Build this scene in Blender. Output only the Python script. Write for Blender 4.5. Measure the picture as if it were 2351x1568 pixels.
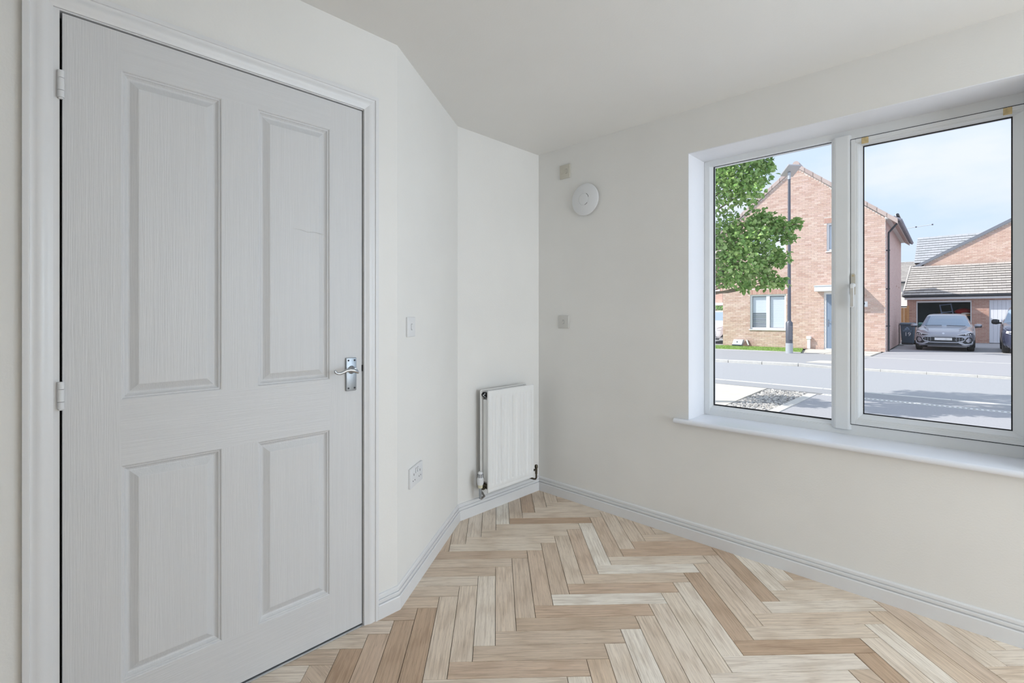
import bpy, bmesh, math, random
from mathutils import Vector, Matrix
import numpy as np
random.seed(7)
rng = np.random.default_rng(11)
S = bpy.context.scene
for o in list(bpy.data.objects): bpy.data.objects.remove(o)
COL = S.collection
PI = math.pi
R = math.radians

# ------------------------------------------------------------------ camera
IMW, IMH = 2351, 1568
F, YAW, HY, CXP = 1121.3, R(44.0), 725.0, 1175.5
CAM = np.array([2.216, -2.561, 1.200])
cam_d = bpy.data.cameras.new('camera'); cam = bpy.data.objects.new('camera', cam_d); COL.objects.link(cam)
cam.location = CAM; cam.rotation_euler = (PI/2, 0, YAW)
cam_d.sensor_width = 36; cam_d.sensor_fit = 'HORIZONTAL'
cam_d.lens = F/IMW*36; cam_d.shift_y = -(IMH/2-HY)/IMW
cam_d.clip_start = 0.02; cam_d.clip_end = 400
S.camera = cam
FWD = np.array([-math.sin(YAW), math.cos(YAW)]); RT = np.array([math.cos(YAW), math.sin(YAW)])
def ray(x, y):
    d = FWD+(x-CXP)/F*RT
    return np.array([d[0], d[1], -(y-HY)/F])
def onx(X, x, y): d = ray(x, y); return CAM+(X-CAM[0])/d[0]*d
def ony(Y, x, y): d = ray(x, y); return CAM+(Y-CAM[1])/d[1]*d
def onz(Z, x, y): d = ray(x, y); return CAM+(Z-CAM[2])/d[2]*d
def onpl(p0, n, x, y):
    d = ray(x, y); return CAM+((np.array(p0)-CAM)@np.array(n))/(d@np.array(n))*d
def proj(P):
    r = np.array(P[:2])-CAM[:2]; z = r@FWD
    return (CXP+F*(r@RT)/z, HY-F*(P[2]-CAM[2])/z) if z > .05 else (-9e3, -9e3)

# ------------------------------------------------------------------ light
S.view_settings.view_transform = 'Standard'; S.view_settings.look = 'None'
S.view_settings.exposure = 0.0; S.view_settings.gamma = 1.0
S.view_settings.use_curve_mapping = False

W = bpy.data.worlds.new('sky'); S.world = W; W.use_nodes = True
nt = W.node_tree; nt.nodes.clear()
def N(nt, t, **k):
    n = nt.nodes.new(t)
    for a, v in k.items(): setattr(n, a, v)
    return n
tc = N(nt, 'ShaderNodeTexCoord'); mp = N(nt, 'ShaderNodeMapping'); mp.inputs['Scale'].default_value = (1.6, 1.6, 4.2)
mp.inputs['Rotation'].default_value = (0, 0.25, 0.4)
nz = N(nt, 'ShaderNodeTexNoise'); nz.inputs['Scale'].default_value = 2.3; nz.inputs['Detail'].default_value = 6; nz.inputs['Roughness'].default_value = .5
cr = N(nt, 'ShaderNodeValToRGB'); cr.color_ramp.elements[0].position = .42; cr.color_ramp.elements[0].color = (.74, .90, 1.15, 1)
cr.color_ramp.elements[1].position = .66; cr.color_ramp.elements[1].color = (.94, 1.0, 1.12, 1)
bg = N(nt, 'ShaderNodeBackground'); bg.inputs['Strength'].default_value = 1.0
ow = N(nt, 'ShaderNodeOutputWorld')
for a, b in ((tc.outputs['Generated'], mp.inputs['Vector']), (mp.outputs['Vector'], nz.inputs['Vector']), (nz.outputs['Fac'], cr.inputs['Fac']),
             (cr.outputs['Color'], bg.inputs['Color']), (bg.outputs['Background'], ow.inputs['Surface'])): nt.links.new(a, b)

def light(name, kind, loc, energy, color=(1, 1, 1), direction=None, **k):
    d = bpy.data.lights.new(name, kind); d.energy = energy; d.color = color
    for a, v in k.items(): setattr(d, a, v)
    o = bpy.data.objects.new(name, d); COL.objects.link(o); o.location = loc
    if direction is not None: o.rotation_euler = Vector(direction).to_track_quat('-Z', 'Y').to_euler()
    return o
light('sun', 'SUN', (-20, -15, 25), 4.6, (1.0, .95, .87), (.85, .7, -1.04), angle=R(.6))
# fill lamp added in a made-up opening at the unseen end of the room
light('added_end_fill', 'AREA', (5.55, -1.2, 1.1), 84, (.83, .92, 1.0), (-1, 0, 0), shape='RECTANGLE', size=2.0, size_y=2.3)
light('added_side_fill', 'AREA', (3.75, .16, 1.36), 34, (.62, .81, 1.0), (0, -1, 0), shape='RECTANGLE', size=1.25, size_y=1.38)  # added fill lamp out of view, standing in for a second window
pl = light('window_sky_portal', 'AREA', (1.733, .33, 1.36), 1, (1, 1, 1), (0, -1, 0), shape='RECTANGLE', size=1.3, size_y=1.4)
pl.data.cycles.is_portal = True

# ------------------------------------------------------------------ mesh helpers
class MB:
    def __init__(s): s.v = []; s.f = []; s.m = []
    def add(s, v, f, mi=0):
        b = len(s.v); s.v += [tuple(map(float, p)) for p in v]; s.f += [tuple(b+i for i in q) for q in f]; s.m += [mi]*len(f); return s
    def box(s, x0, y0, z0, x1, y1, z1, mi=0):
        v = [(x, y, z) for z in (z0, z1) for y in (y0, y1) for x in (x0, x1)]
        return s.add(v, [(0, 2, 3, 1), (4, 5, 7, 6), (0, 1, 5, 4), (2, 6, 7, 3), (0, 4, 6, 2), (1, 3, 7, 5)], mi)
    def prism(s, poly, ax, a, b, mi=0):
        n = len(poly)
        def P(p, t): return {'x': (t, p[0], p[1]), 'y': (p[0], t, p[1]), 'z': (p[0], p[1], t)}[ax]
        v = [P(p, a) for p in poly]+[P(p, b) for p in poly]
        f = [tuple(range(n)), tuple(range(2*n-1, n-1, -1))]+[(i, (i+1) % n, n+(i+1) % n, n+i) for i in range(n)]
        return s.add(v, f, mi)
    def tube(s, path, r, seg=8, mi=0, flat=1.0):
        path = [Vector(p) for p in path]; n = len(path)
        rr = r if isinstance(r, (list, tuple)) else [r]*n
        vs = []; prev = None
        for i, p in enumerate(path):
            t = (path[min(i+1, n-1)]-path[max(i-1, 0)]).normalized()
            if prev is None:
                a = Vector((0, 0, 1)) if abs(t.z) < .9 else Vector((1, 0, 0))
                u = t.cross(a).normalized()
            else: u = (prev-t*prev.dot(t)).normalized()
            prev = u; w = t.cross(u)
            vs += [p+u*(math.cos(2*PI*k/seg)*rr[i])+w*(math.sin(2*PI*k/seg)*rr[i]*flat) for k in range(seg)]
        f = [(i*seg+k, i*seg+(k+1) % seg, (i+1)*seg+(k+1) % seg, (i+1)*seg+k) for i in range(n-1) for k in range(seg)]
        f += [tuple(range(seg-1, -1, -1)), tuple((n-1)*seg+k for k in range(seg))]
        return s.add(vs, f, mi)
    def lathe(s, prof, seg=24, o=(0, 0, 0), ax=(0, 0, 1), mi=0, caps=True):
        ax = Vector(ax).normalized(); a = Vector((0, 0, 1)) if abs(ax.z) < .9 else Vector((1, 0, 0))
        u = ax.cross(a).normalized(); w = ax.cross(u); o = Vector(o); n = len(prof)
        vs = [o+ax*h+(u*math.cos(2*PI*k/seg)+w*math.sin(2*PI*k/seg))*r for r, h in prof for k in range(seg)]
        f = [(i*seg+k, i*seg+(k+1) % seg, (i+1)*seg+(k+1) % seg, (i+1)*seg+k) for i in range(n-1) for k in range(seg)]
        if caps: f += [tuple(range(seg-1, -1, -1)), tuple((n-1)*seg+k for k in range(seg))]
        return s.add(vs, f, mi)
    def sweep(s, prof, st, mi=0):
        """prof [(t,h)]; st [(p, m, up)]: vertex = p + m*t + up*h"""
        n = len(prof); vs = []
        for p, m, up in st:
            p, m, up = Vector(p), Vector(m), Vector(up)
            vs += [p+m*t+up*h for t, h in prof]
        f = [(i*n+k, i*n+(k+1) % n, (i+1)*n+(k+1) % n, (i+1)*n+k) for i in range(len(st)-1) for k in range(n)]
        f += [tuple(range(n-1, -1, -1)), tuple((len(st)-1)*n+k for k in range(n))]
        return s.add(vs, f, mi)
    def mesh(s, name, mats, smooth=None, bevel=0, bseg=2):
        me = bpy.data.meshes.new(name); me.from_pydata(s.v, [], s.f)
        for m in (mats if isinstance(mats, (list, tuple)) else [mats]): me.materials.append(MAT[m] if isinstance(m, str) else m)
        me.polygons.foreach_set('material_index', s.m)
        bm = bmesh.new(); bm.from_mesh(me)
        bmesh.ops.recalc_face_normals(bm, faces=bm.faces)
        if bevel:
            es = [e for e in bm.edges if len(e.link_faces) == 2 and e.calc_face_angle(0) > .5]
            bmesh.ops.bevel(bm, geom=es, offset=bevel, segments=bseg, affect='EDGES', profile=.5, clamp_overlap=True)
        bm.to_mesh(me); bm.free()
        if smooth is not None:
            me.polygons.foreach_set('use_smooth', [True]*len(me.polygons)); me.set_sharp_from_angle(angle=R(smooth))
        return me
    def build(s, name, mats, parent=None, smooth=None, bevel=0, bseg=2, **k):
        return link(name, s.mesh(name, mats, smooth, bevel, bseg), parent, **k)
def link(name, me, parent=None, loc=None, rot=None, **props):
    o = bpy.data.objects.new(name, me); COL.objects.link(o)
    if parent is not None: o.parent = parent
    if loc is not None: o.location = loc
    if rot is not None: o.rotation_euler = rot
    for a, v in props.items(): o[a] = v
    return o
def thing(name, label, cat, loc=(0, 0, 0), rotz=0, group=None):
    o = link(name, None, None, loc, (0, 0, rotz), label=label, category=cat)
    if group: o['group'] = group
    return o
def struct(name, label=None, cat=None, loc=(0, 0, 0), rot=(0, 0, 0)):
    o = link(name, None, None, loc, rot, kind='structure')
    if label: o['label'] = label
    if cat: o['category'] = cat
    return o

# ------------------------------------------------------------------ materials
MAT = {}
def newmat(name):
    m = bpy.data.materials.new(name); m.use_nodes = True; MAT[name] = m
    nt = m.node_tree; b = nt.nodes['Principled BSDF']
    return m, nt, b
def L(nt, a, b): nt.links.new(a, b)
def plain(name, col, rough=.5, metal=0, bump=0, bscale=200, var=0, vscale=6, spec=.5, coat=0, coords='Object', stretch=(1, 1, 1), emit=0):
    m, nt, b = newmat(name)
    b.inputs['Base Color'].default_value = (*col, 1); b.inputs['Roughness'].default_value = rough; b.inputs['Metallic'].default_value = metal
    b.inputs['Specular IOR Level'].default_value = spec; b.inputs['Coat Weight'].default_value = coat; b.inputs['Coat Roughness'].default_value = .15
    if emit: b.inputs['Emission Color'].default_value = (*col, 1); b.inputs['Emission Strength'].default_value = emit
    if bump or var:
        t = N(nt, 'ShaderNodeTexCoord'); mp = N(nt, 'ShaderNodeMapping'); mp.inputs['Scale'].default_value = stretch
        L(nt, t.outputs[coords], mp.inputs['Vector'])
    if bump:
        n = N(nt, 'ShaderNodeTexNoise'); n.inputs['Scale'].default_value = bscale; n.inputs['Detail'].default_value = 4
        bp = N(nt, 'ShaderNodeBump'); bp.inputs['Strength'].default_value = bump; bp.inputs['Distance'].default_value = .01
        L(nt, mp.outputs[0], n.inputs['Vector']); L(nt, n.outputs['Fac'], bp.inputs['Height']); L(nt, bp.outputs[0], b.inputs['Normal'])
    if var:
        n = N(nt, 'ShaderNodeTexNoise'); n.inputs['Scale'].default_value = vscale; n.inputs['Detail'].default_value = 5
        r = N(nt, 'ShaderNodeValToRGB'); r.color_ramp.elements[0].position = .3; r.color_ramp.elements[1].position = .72
        r.color_ramp.elements[0].color = tuple(c*(1-var) for c in col)+(1,); r.color_ramp.elements[1].color = tuple(min(1, c*(1+var)) for c in col)+(1,)
        L(nt, mp.outputs[0], n.inputs['Vector']); L(nt, n.outputs['Fac'], r.inputs['Fac']); L(nt, r.outputs[0], b.inputs['Base Color'])
    return m
def islands(name, cols, rough=.85, bump=.4, bscale=60, fine=.12):
    """colour by random per piece (joined or separate)"""
    m, nt, b = newmat(name); b.inputs['Roughness'].default_value = rough
    g = N(nt, 'ShaderNodeNewGeometry'); oi = N(nt, 'ShaderNodeObjectInfo'); ad = N(nt, 'ShaderNodeMath', operation='ADD'); fr = N(nt, 'ShaderNodeMath', operation='FRACT')
    L(nt, g.outputs['Random Per Island'], ad.inputs[0]); L(nt, oi.outputs['Random'], ad.inputs[1]); L(nt, ad.outputs[0], fr.inputs[0])
    r = N(nt, 'ShaderNodeValToRGB'); e = r.color_ramp.elements
    while len(e) < len(cols): e.new(.5)
    for i, c in enumerate(cols): e[i].position = i/(len(cols)-1); e[i].color = (*c, 1)
    L(nt, fr.outputs[0], r.inputs['Fac'])
    t = N(nt, 'ShaderNodeTexCoord'); n = N(nt, 'ShaderNodeTexNoise'); n.inputs['Scale'].default_value = bscale; n.inputs['Detail'].default_value = 4
    L(nt, t.outputs['Object'], n.inputs['Vector'])
    mx = N(nt, 'ShaderNodeMixRGB', blend_type='MULTIPLY'); mx.inputs['Fac'].default_value = 1
    rr = N(nt, 'ShaderNodeMapRange'); rr.inputs['To Min'].default_value = 1-fine; rr.inputs['To Max'].default_value = 1+fine
    L(nt, n.outputs['Fac'], rr.inputs['Value']); L(nt, r.outputs[0], mx.inputs[1]); L(nt, rr.outputs[0], mx.inputs[2]); L(nt, mx.outputs[0], b.inputs['Base Color'])
    if bump:
        bp = N(nt, 'ShaderNodeBump'); bp.inputs['Strength'].default_value = bump; bp.inputs['Distance'].default_value = .004
        L(nt, n.outputs['Fac'], bp.inputs['Height']); L(nt, bp.outputs[0], b.inputs['Normal'])
    return m

plain('wall_paint', (.82, .808, .780), .62, bump=.06, bscale=140, var=.025, vscale=2.2)
plain('ceiling_paint', (.85, .84, .815), .85, bump=.05, bscale=160, var=.02, vscale=1.6)
plain('reveal_white', (.86, .87, .90), .45)
plain('gloss_white', (.77, .77, .775), .3, bump=.04, bscale=60)
plain('door_white', (.675, .675, .68), .38, spec=.4, bump=.16, bscale=9, stretch=(32, 32, .9), var=.02, vscale=3)
plain('door_white_rail', (.675, .675, .68), .38, spec=.4, bump=.16, bscale=9, stretch=(32, .9, 32), var=.02, vscale=3)
plain('upvc', (.82, .84, .85), .28, var=.02, vscale=5)
plain('sill_white', (.85, .87, .92), .25)
plain('gasket', (.008, .009, .012), .6)
plain('black_gap', (.004, .004, .005), .9)
plain('chrome', (.52, .54, .57), .18, 1)
plain('brushed', (.36, .39, .42), .40, 1, bump=.05, bscale=120)
plain('screw_dark', (.03, .03, .035), .4, .6)
plain('aluminium', (.72, .74, .76), .32, 1)
plain('radiator_white', (.84, .84, .83), .28)
plain('plastic_white', (.77, .775, .785), .35)
plain('plastic_aged', (.60, .57, .49), .4)
plain('plastic_grey', (.62, .61, .58), .4)
plain('trv_cream', (.70, .66, .48), .45)
plain('brass_dull', (.10, .085, .06), .4, .8)
plain('pipe_grey', (.36, .34, .32), .4, .7)
plain('stain_pad', (.66, .52, .27), .5, var=.2, vscale=60)
plain('screed', (.10, .07, .05), .9)
plain('lamp_shade', (.9, .85, .75), .6)

def glass(name, tint=(1, 1, 1), refl=.06, rough=.0):
    m, nt, b = newmat(name); nt.nodes.remove(b)
    out = nt.nodes['Material Output']
    tr = N(nt, 'ShaderNodeBsdfTransparent'); tr.inputs['Color'].default_value = (*tint, 1)
    gl = N(nt, 'ShaderNodeBsdfGlossy'); gl.inputs['Roughness'].default_value = rough
    fr = N(nt, 'ShaderNodeFresnel'); ge = N(nt, 'ShaderNodeNewGeometry'); ma = N(nt, 'ShaderNodeMath', operation='MULTIPLY_ADD')
    ma.inputs[1].default_value = 1/1.38-1.38; ma.inputs[2].default_value = 1.38; L(nt, ge.outputs['Backfacing'], ma.inputs[0]); L(nt, ma.outputs[0], fr.inputs['IOR'])
    mx = N(nt, 'ShaderNodeMixShader'); L(nt, fr.outputs[0], mx.inputs[0]); L(nt, tr.outputs[0], mx.inputs[1]); L(nt, gl.outputs[0], mx.inputs[2]); L(nt, mx.outputs[0], out.inputs['Surface'])
glass('pane_glass', (.985, .99, .995))

# wood planks
m, nt, b = newmat('oak_plank')
tc = N(nt, 'ShaderNodeTexCoord'); oi = N(nt, 'ShaderNodeObjectInfo')
cmb = N(nt, 'ShaderNodeCombineXYZ'); mu = N(nt, 'ShaderNodeMath', operation='MULTIPLY'); mu.inputs[1].default_value = 91.0
L(nt, oi.outputs['Random'], mu.inputs[0]); L(nt, mu.outputs[0], cmb.inputs[0]); L(nt, mu.outputs[0], cmb.inputs[1])
va = N(nt, 'ShaderNodeVectorMath', operation='ADD'); L(nt, tc.outputs['Object'], va.inputs[0]); L(nt, cmb.outputs[0], va.inputs[1])
def mapped(sc, loc=(0, 0, 0)):
    q = N(nt, 'ShaderNodeMapping'); q.inputs['Scale'].default_value = sc; q.inputs['Location'].default_value = loc
    L(nt, va.outputs[0], q.inputs['Vector']); return q.outputs[0]
def ramp(fac, stops):
    r = N(nt, 'ShaderNodeValToRGB'); e = r.color_ramp.elements
    while len(e) < len(stops): e.new(.5)
    for i, (p, c) in enumerate(stops): e[i].position = p; e[i].color = (*c, 1)
    L(nt, fac, r.inputs['Fac']); return r.outputs[0]
def noise(vec, sc, det=5, rough=.55, dist=0):
    n = N(nt, 'ShaderNodeTexNoise'); n.inputs['Scale'].default_value = sc; n.inputs['Detail'].default_value = det; n.inputs['Roughness'].default_value = rough; n.inputs['Distortion'].default_value = dist
    L(nt, vec, n.inputs['Vector']); return n.outputs['Fac']
base = ramp(oi.outputs['Random'], [(0, (.55, .39, .265)), (.16, (.84, .74, .62)), (.32, (.66, .50, .37)), (.5, (.93, .87, .78)), (.66, (.73, .58, .44)), (.82, (.88, .79, .68)), (1, (.60, .45, .32))])
g1 = ramp(noise(mapped((3.2, 120, 5)), 1.0, 8, .6, .35), [(.30, (.72, .67, .62)), (.5, (.98, .97, .96)), (.7, (1.14, 1.14, 1.13))])
g2 = ramp(noise(mapped((16, 520, 10)), 1.0, 3, .55), [(.34, (.50, .44, .38)), (.43, (.97, .96, .95)), (1, (1.06, 1.06, 1.05))])
wv = N(nt, 'ShaderNodeTexWave', wave_type='RINGS', rings_direction='Y'); wv.inputs['Scale'].default_value = 1.4; wv.inputs['Distortion'].default_value = 6; wv.inputs['Detail'].default_value = 3; wv.inputs['Detail Scale'].default_value = 1.2
L(nt, mapped((.8, 17, 1.4), (.3, .1, 0)), wv.inputs['Vector'])
g3 = ramp(wv.outputs['Fac'], [(0, (.72, .66, .60)), (.35, (1, 1, 1)), (1, (1.03, 1.03, 1.03))])
def mul(a, c, f=1.0):
    x = N(nt, 'ShaderNodeMixRGB', blend_type='MULTIPLY'); x.inputs['Fac'].default_value = f; L(nt, a, x.inputs[1]); L(nt, c, x.inputs[2]); return x.outputs[0]
col = mul(mul(mul(base, g1, .85), g2, .62), g3, .38)
L(nt, col, b.inputs['Base Color']); b.inputs['Roughness'].default_value = .38; b.inputs['Specular IOR Level'].default_value = .5
bp = N(nt, 'ShaderNodeBump'); bp.inputs['Strength'].default_value = .12; bp.inputs['Distance'].default_value = .002
L(nt, noise(mapped((22, 300, 10)), 1.0, 3), bp.inputs['Height']); L(nt, bp.outputs[0], b.inputs['Normal'])

# exterior
BR = [(.60, .41, .335), (.70, .53, .44), (.63, .44, .36), (.75, .59, .50), (.66, .47, .39), (.72, .54, .47), (.57, .38, .31), (.68, .50, .41)]
islands('brick', BR, .9, .4, 40)
islands('brick_dark', [(c[0]*.85, c[1]*.72, c[2]*.7) for c in BR], .9, .4, 40)
plain('mortar', (.86, .78, .71), .95, var=.08, vscale=20)
plain('mortar_pale', (.80, .73, .66), .95)
def bricktex(name, c1, c2, mo, axes='xz'):
    m, nt, b = newmat(name); b.inputs['Roughness'].default_value = .9
    t = N(nt, 'ShaderNodeTexCoord'); sp = N(nt, 'ShaderNodeSeparateXYZ'); cb = N(nt, 'ShaderNodeCombineXYZ')
    L(nt, t.outputs['Object'], sp.inputs[0]); L(nt, sp.outputs['Y' if axes == 'yz' else 'X'], cb.inputs[0]); L(nt, sp.outputs['Z'], cb.inputs[1])
    k = N(nt, 'ShaderNodeTexBrick'); k.inputs['Scale'].default_value = 1; k.inputs['Brick Width'].default_value = .225; k.inputs['Row Height'].default_value = .075
    k.inputs['Mortar Size'].default_value = .006; k.inputs['Color1'].default_value = (*c1, 1); k.inputs['Color2'].default_value = (*c2, 1); k.inputs['Mortar'].default_value = (*mo, 1)
    L(nt, cb.outputs[0], k.inputs['Vector']); L(nt, k.outputs['Color'], b.inputs['Base Color'])
bricktex('brick_side', (.66, .44, .40), (.73, .52, .47), (.76, .64, .58), 'yz')
bricktex('brick_far', (.62, .36, .29), (.70, .46, .38), (.72, .58, .5))
plain('tarmac', (.40, .41, .43), .9, bump=.4, bscale=90, var=.10, vscale=40)
plain('tarmac_path', (.37, .375, .39), .9, bump=.4, bscale=110, var=.09, vscale=30)
plain('tarmac_drive', (.41, .41, .43), .9, bump=.4, bscale=90, var=.10, vscale=40)
plain('kerb_stone', (.66, .65, .62), .85, var=.07, vscale=12)
plain('paving', (.66, .62, .55), .85, var=.06, vscale=7)
plain('concrete_edge', (.64, .62, .58), .9, var=.08, vscale=10)
islands('pebbles', [(.60, .57, .52), (.20, .20, .21), (.66, .64, .60), (.40, .37, .34), (.70, .68, .65), (.27, .27, .28), (.52, .50, .47)], .7, .2, 30)
plain('gravel_base', (.06, .06, .065), .95)
islands('grass', [(.22, .36, .07), (.33, .48, .12), (.28, .43, .10)], .8, 0)
plain('grass_soil', (.22, .34, .09), .95, var=.2, vscale=30)
islands('leaf', [(.20, .38, .09), (.34, .52, .15), (.26, .46, .12), (.48, .62, .24), (.22, .40, .10)], .45, 0)
islands('hedge_leaf', [(.12, .27, .09), (.24, .42, .12), (.34, .5, .18)], .6, 0)
plain('bark', (.26, .21, .16), .9, bump=.6, bscale=40)
islands('tile_brown', [(.50, .40, .36), (.56, .46, .42), (.46, .36, .33)], .7, .3, 30)
islands('tile_grey', [(.46, .43, .40), (.52, .49, .46), (.42, .39, .37)], .75, .3, 30)
islands('tile_slate', [(.40, .42, .44), (.46, .47, .50)], .75, .3, 30)
islands('tile_eave', [(.22, .22, .26), (.28, .27, .31)], .6, .2, 30)
plain('tile_under', (.08, .075, .075), .9)
plain('verge_dark', (.20, .22, .26), .5)
plain('white_trim', (.86, .86, .87), .4)
plain('soffit', (.74, .70, .66), .6)
plain('rain_black', (.035, .04, .05), .35)
plain('door_blue', (.24, .31, .42), .4)
plain('door_grey_canopy', (.66, .70, .74), .5)
glass('house_glass', (.97, .98, .99), rough=.02)
plain('blind', (.86, .90, .96), .6)
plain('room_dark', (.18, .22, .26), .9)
plain('plaque', (.92, .92, .92), .4)
plain('letter_black', (.01, .01, .012), .5)
plain('letter_white', (.92, .95, .98), .5)
plain('letter_pale', (.34, .48, .66), .6)
plain('bin_grey', (.085, .13, .18), .45)
plain('bin_green', (.06, .20, .19), .45)
plain('lamp_metal', (.13, .14, .17), .4, .3)
plain('lamp_metal_light', (.52, .55, .58), .5, .2)
plain('lamp_head', (.50, .49, .50), .4, .3)
plain('car_paint_grey', (.40, .41, .47), .28, .55, coat=.6)
plain('car_paint_blue', (.055, .065, .12), .25, .3, coat=.8)
plain('car_paint_white', (.86, .87, .88), .3, coat=.4)
plain('car_black', (.015, .018, .024), .4)
plain('car_trim', (.70, .74, .82), .3, .3)
plain('car_glass', (.30, .40, .52), .06, .0, spec=1.0)
plain('tyre', (.012, .013, .016), .75)
plain('rim', (.42, .44, .47), .35, .8)
plain('lens_dark', (.05, .05, .06), .15)
plain('lens_bright', (.88, .9, .95), .2)
plain('plate_white', (.84, .85, .86), .5, var=.16, vscale=9)
plain('roller_white', (.80, .83, .90), .5)
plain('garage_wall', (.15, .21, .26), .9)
plain('ladder_blue', (.50, .64, .92), .5)
plain('red_fabric', (.48, .03, .035), .7)
plain('cream_fabric', (.74, .66, .60), .8)
plain('beige_fabric', (.48, .36, .30), .8)
plain('timber', (.62, .34, .15), .8, var=.1, vscale=10)
plain('drain_light', (.74, .74, .72), .6)
plain('meter_grey', (.58, .63, .68), .5)
plain('meter_brown', (.20, .12, .10), .6)
plain('render_cream', (.78, .76, .70), .9)

# ================================================================== ROOM
H = 2.31
XD = .485
DA, DB = (0.0, -.725), (XD, -1.447)
XR, YN = 5.6, -4.3          # unseen ends of the room
WT = .30
WX0, WX1, WZ0, WZ1 = 1.066, 2.40, .640, 2.079   # window opening
# floor slab and planks
floor = MB().box(-.3, YN-.3, -.10, XR+.3, .30, -.0085).build('floor', 'screed', kind='structure', label='oak effect herringbone plank floor', category='floor')
PW, PL, PA = .0797, .0797*6, R(45.8)
ux, vx = np.array([math.cos(PA), math.sin(PA)]), np.array([-math.sin(PA), math.cos(PA)])
AN = np.array([.1025-PL, -.6397-PW])
GAP = .0010
def clip(poly, n, c):
    out = []
    for i in range(len(poly)):
        a, b = poly[i], poly[(i+1) % len(poly)]; da, db = np.dot(a, n)-c, np.dot(b, n)-c
        if da <= 0: out.append(a)
        if da*db < 0: out.append(a+(b-a)*(da/(da-db)))
    return out
def plank_mesh(poly, name):
    b = .0009; c = sum(poly)/len(poly)
    inner = [c+(p-c)*(1-b/max(.01, np.linalg.norm(p-c))) for p in poly]; n = len(poly)
    v = [(p[0], p[1], -.008) for p in poly]+[(p[0], p[1], -.0008) for p in poly]+[(p[0], p[1], 0) for p in inner]
    f = [tuple(range(2*n, 3*n))]+[(k*n+i, k*n+(i+1) % n, (k+1)*n+(i+1) % n, (k+1)*n+i) for k in (0, 1) for i in range(n)]
    return MB().add(v, f).mesh(name, 'oak_plank')
rect = [np.array(p) for p in ((GAP, GAP), (PL-GAP, GAP), (PL-GAP, PW-GAP), (GAP, PW-GAP))]
PM = plank_mesh(rect, 'plank')
planks = []
for j in range(-14, 15):
    for i in range(-90, 90):
        for kind in (0, 1):
            o = AN+np.array([i*PW+j*PL, i*PW-j*PL])
            ang = PA
            if kind: o = o+np.array([PL+PW, PW-PL]); ang = PA+PI/2
            w = ux*o[0]+vx*o[1]
            ca, sa = math.cos(ang), math.sin(ang)
            wp = [np.array([w[0]+p[0]*ca-p[1]*sa, w[1]+p[0]*sa+p[1]*ca]) for p in rect]
            cl = wp
            for n_, c_ in ((np.array([-1, 0]), .01), (np.array([0, 1]), .01), (np.array([1, 0]), XR), (np.array([0, -1]), -YN)):
                if len(cl) >= 3: cl = clip(cl, n_, c_)
            if len(cl) < 3: continue
            c = sum(cl)/len(cl)
            if c[0] < XD-.25 and c[1] < -.725-(c[0]/XD)*.722-.3: continue
            px = proj((c[0], c[1], 0)); inv = -80 < px[0] < 2431 and 700 < px[1] < 1650
            same = len(cl) == 4 and max(np.linalg.norm(a-b_) for a, b_ in zip(cl, wp)) < 1e-6
            loc = [np.array([(p[0]-w[0])*ca+(p[1]-w[1])*sa, -(p[0]-w[0])*sa+(p[1]-w[1])*ca]) for p in cl]
            planks.append(((0 if inv else 1, np.hypot(*(c-CAM[:2]))), w, ang, same, loc))
planks.sort(key=lambda t: t[0])
for k, (_, w, ang, same, loc) in enumerate(planks[:300]):
    link('plank', PM if same else plank_mesh(loc, 'plank_cut'), floor, (w[0], w[1], 0), (0, 0, ang))
rest = MB()
for _, w, ang, same, loc in planks[300:]:
    ca, sa = math.cos(ang), math.sin(ang); n = len(loc)
    q = [(w[0]+p[0]*ca-p[1]*sa, w[1]+p[0]*sa+p[1]*ca) for p in loc]
    rest.add([(x, y, -.008) for x, y in q]+[(x, y, 0) for x, y in q], [tuple(range(n, 2*n))]+[(i, (i+1) % n, n+(i+1) % n, n+i) for i in range(n)])
rest.build('planks', 'oak_plank', floor, kind='stuff')

MB().box(-.3, YN-.3, H, XR+.3, .30, H+.25).build('ceiling', 'ceiling_paint', kind='structure', label='plain off-white ceiling', category='ceiling')
# walls
b = MB()
for x0, x1, z0, z1 in ((-.3, WX0, 0, H), (WX1, 3.10, 0, H), (4.40, XR+.3, 0, H), (WX0, WX1, 0, WZ0-.026), (WX0, WX1, WZ1, H), (3.10, 4.40, 0, WZ0-.026), (3.10, 4.40, WZ1, H)): b.box(x0, 0, z0, x1, WT, z1)  # second opening, beyond the view, is added for the side fill lamp
wall_right = b.build('wall_right', 'wall_paint', kind='structure', label='cream painted wall holding the window', category='wall')
# white painted plaster lining the window reveal
rv = struct('trim_1', 'white painted plaster reveal around the window', 'reveal')
MB().box(WX0, 0.0, WZ0, WX0+.004, .205, WZ1).build('reveal_side', 'reveal_white', rv)
MB().box(WX1-.004, 0.0, WZ0, WX1, .205, WZ1).build('reveal_side', 'reveal_white', rv)
MB().box(WX0+.004, 0.0, WZ1-.004, WX1-.004, .205, WZ1).build('reveal_head', 'reveal_white', rv)
MB().box(-.3, -.725, 0, 0, 0, H).build('wall_back', 'wall_paint', kind='structure', label='short cream wall behind the radiator', category='wall')
MB().prism([DA, DB, (XD-.12, -1.447), (-.3, -.9), (-.3, -.725)], 'z', 0, H).build('wall_corner', 'wall_paint', kind='structure', label='narrow angled cream wall with light switch and socket', category='wall')
DY0, DY1, DZ1 = -2.4645, -1.599, 1.9965     # structural opening behind the lining
b = MB().box(XD-.12, DY1+.022, 0, XD, -1.447, H).box(XD-.12, YN, 0, XD, DY0-.022, H).box(XD-.12, DY0-.022, DZ1+.022, XD, DY1+.022, H)
b.build('wall_left', 'wall_paint', kind='structure', label='cream wall around the panelled door', category='wall')
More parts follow.
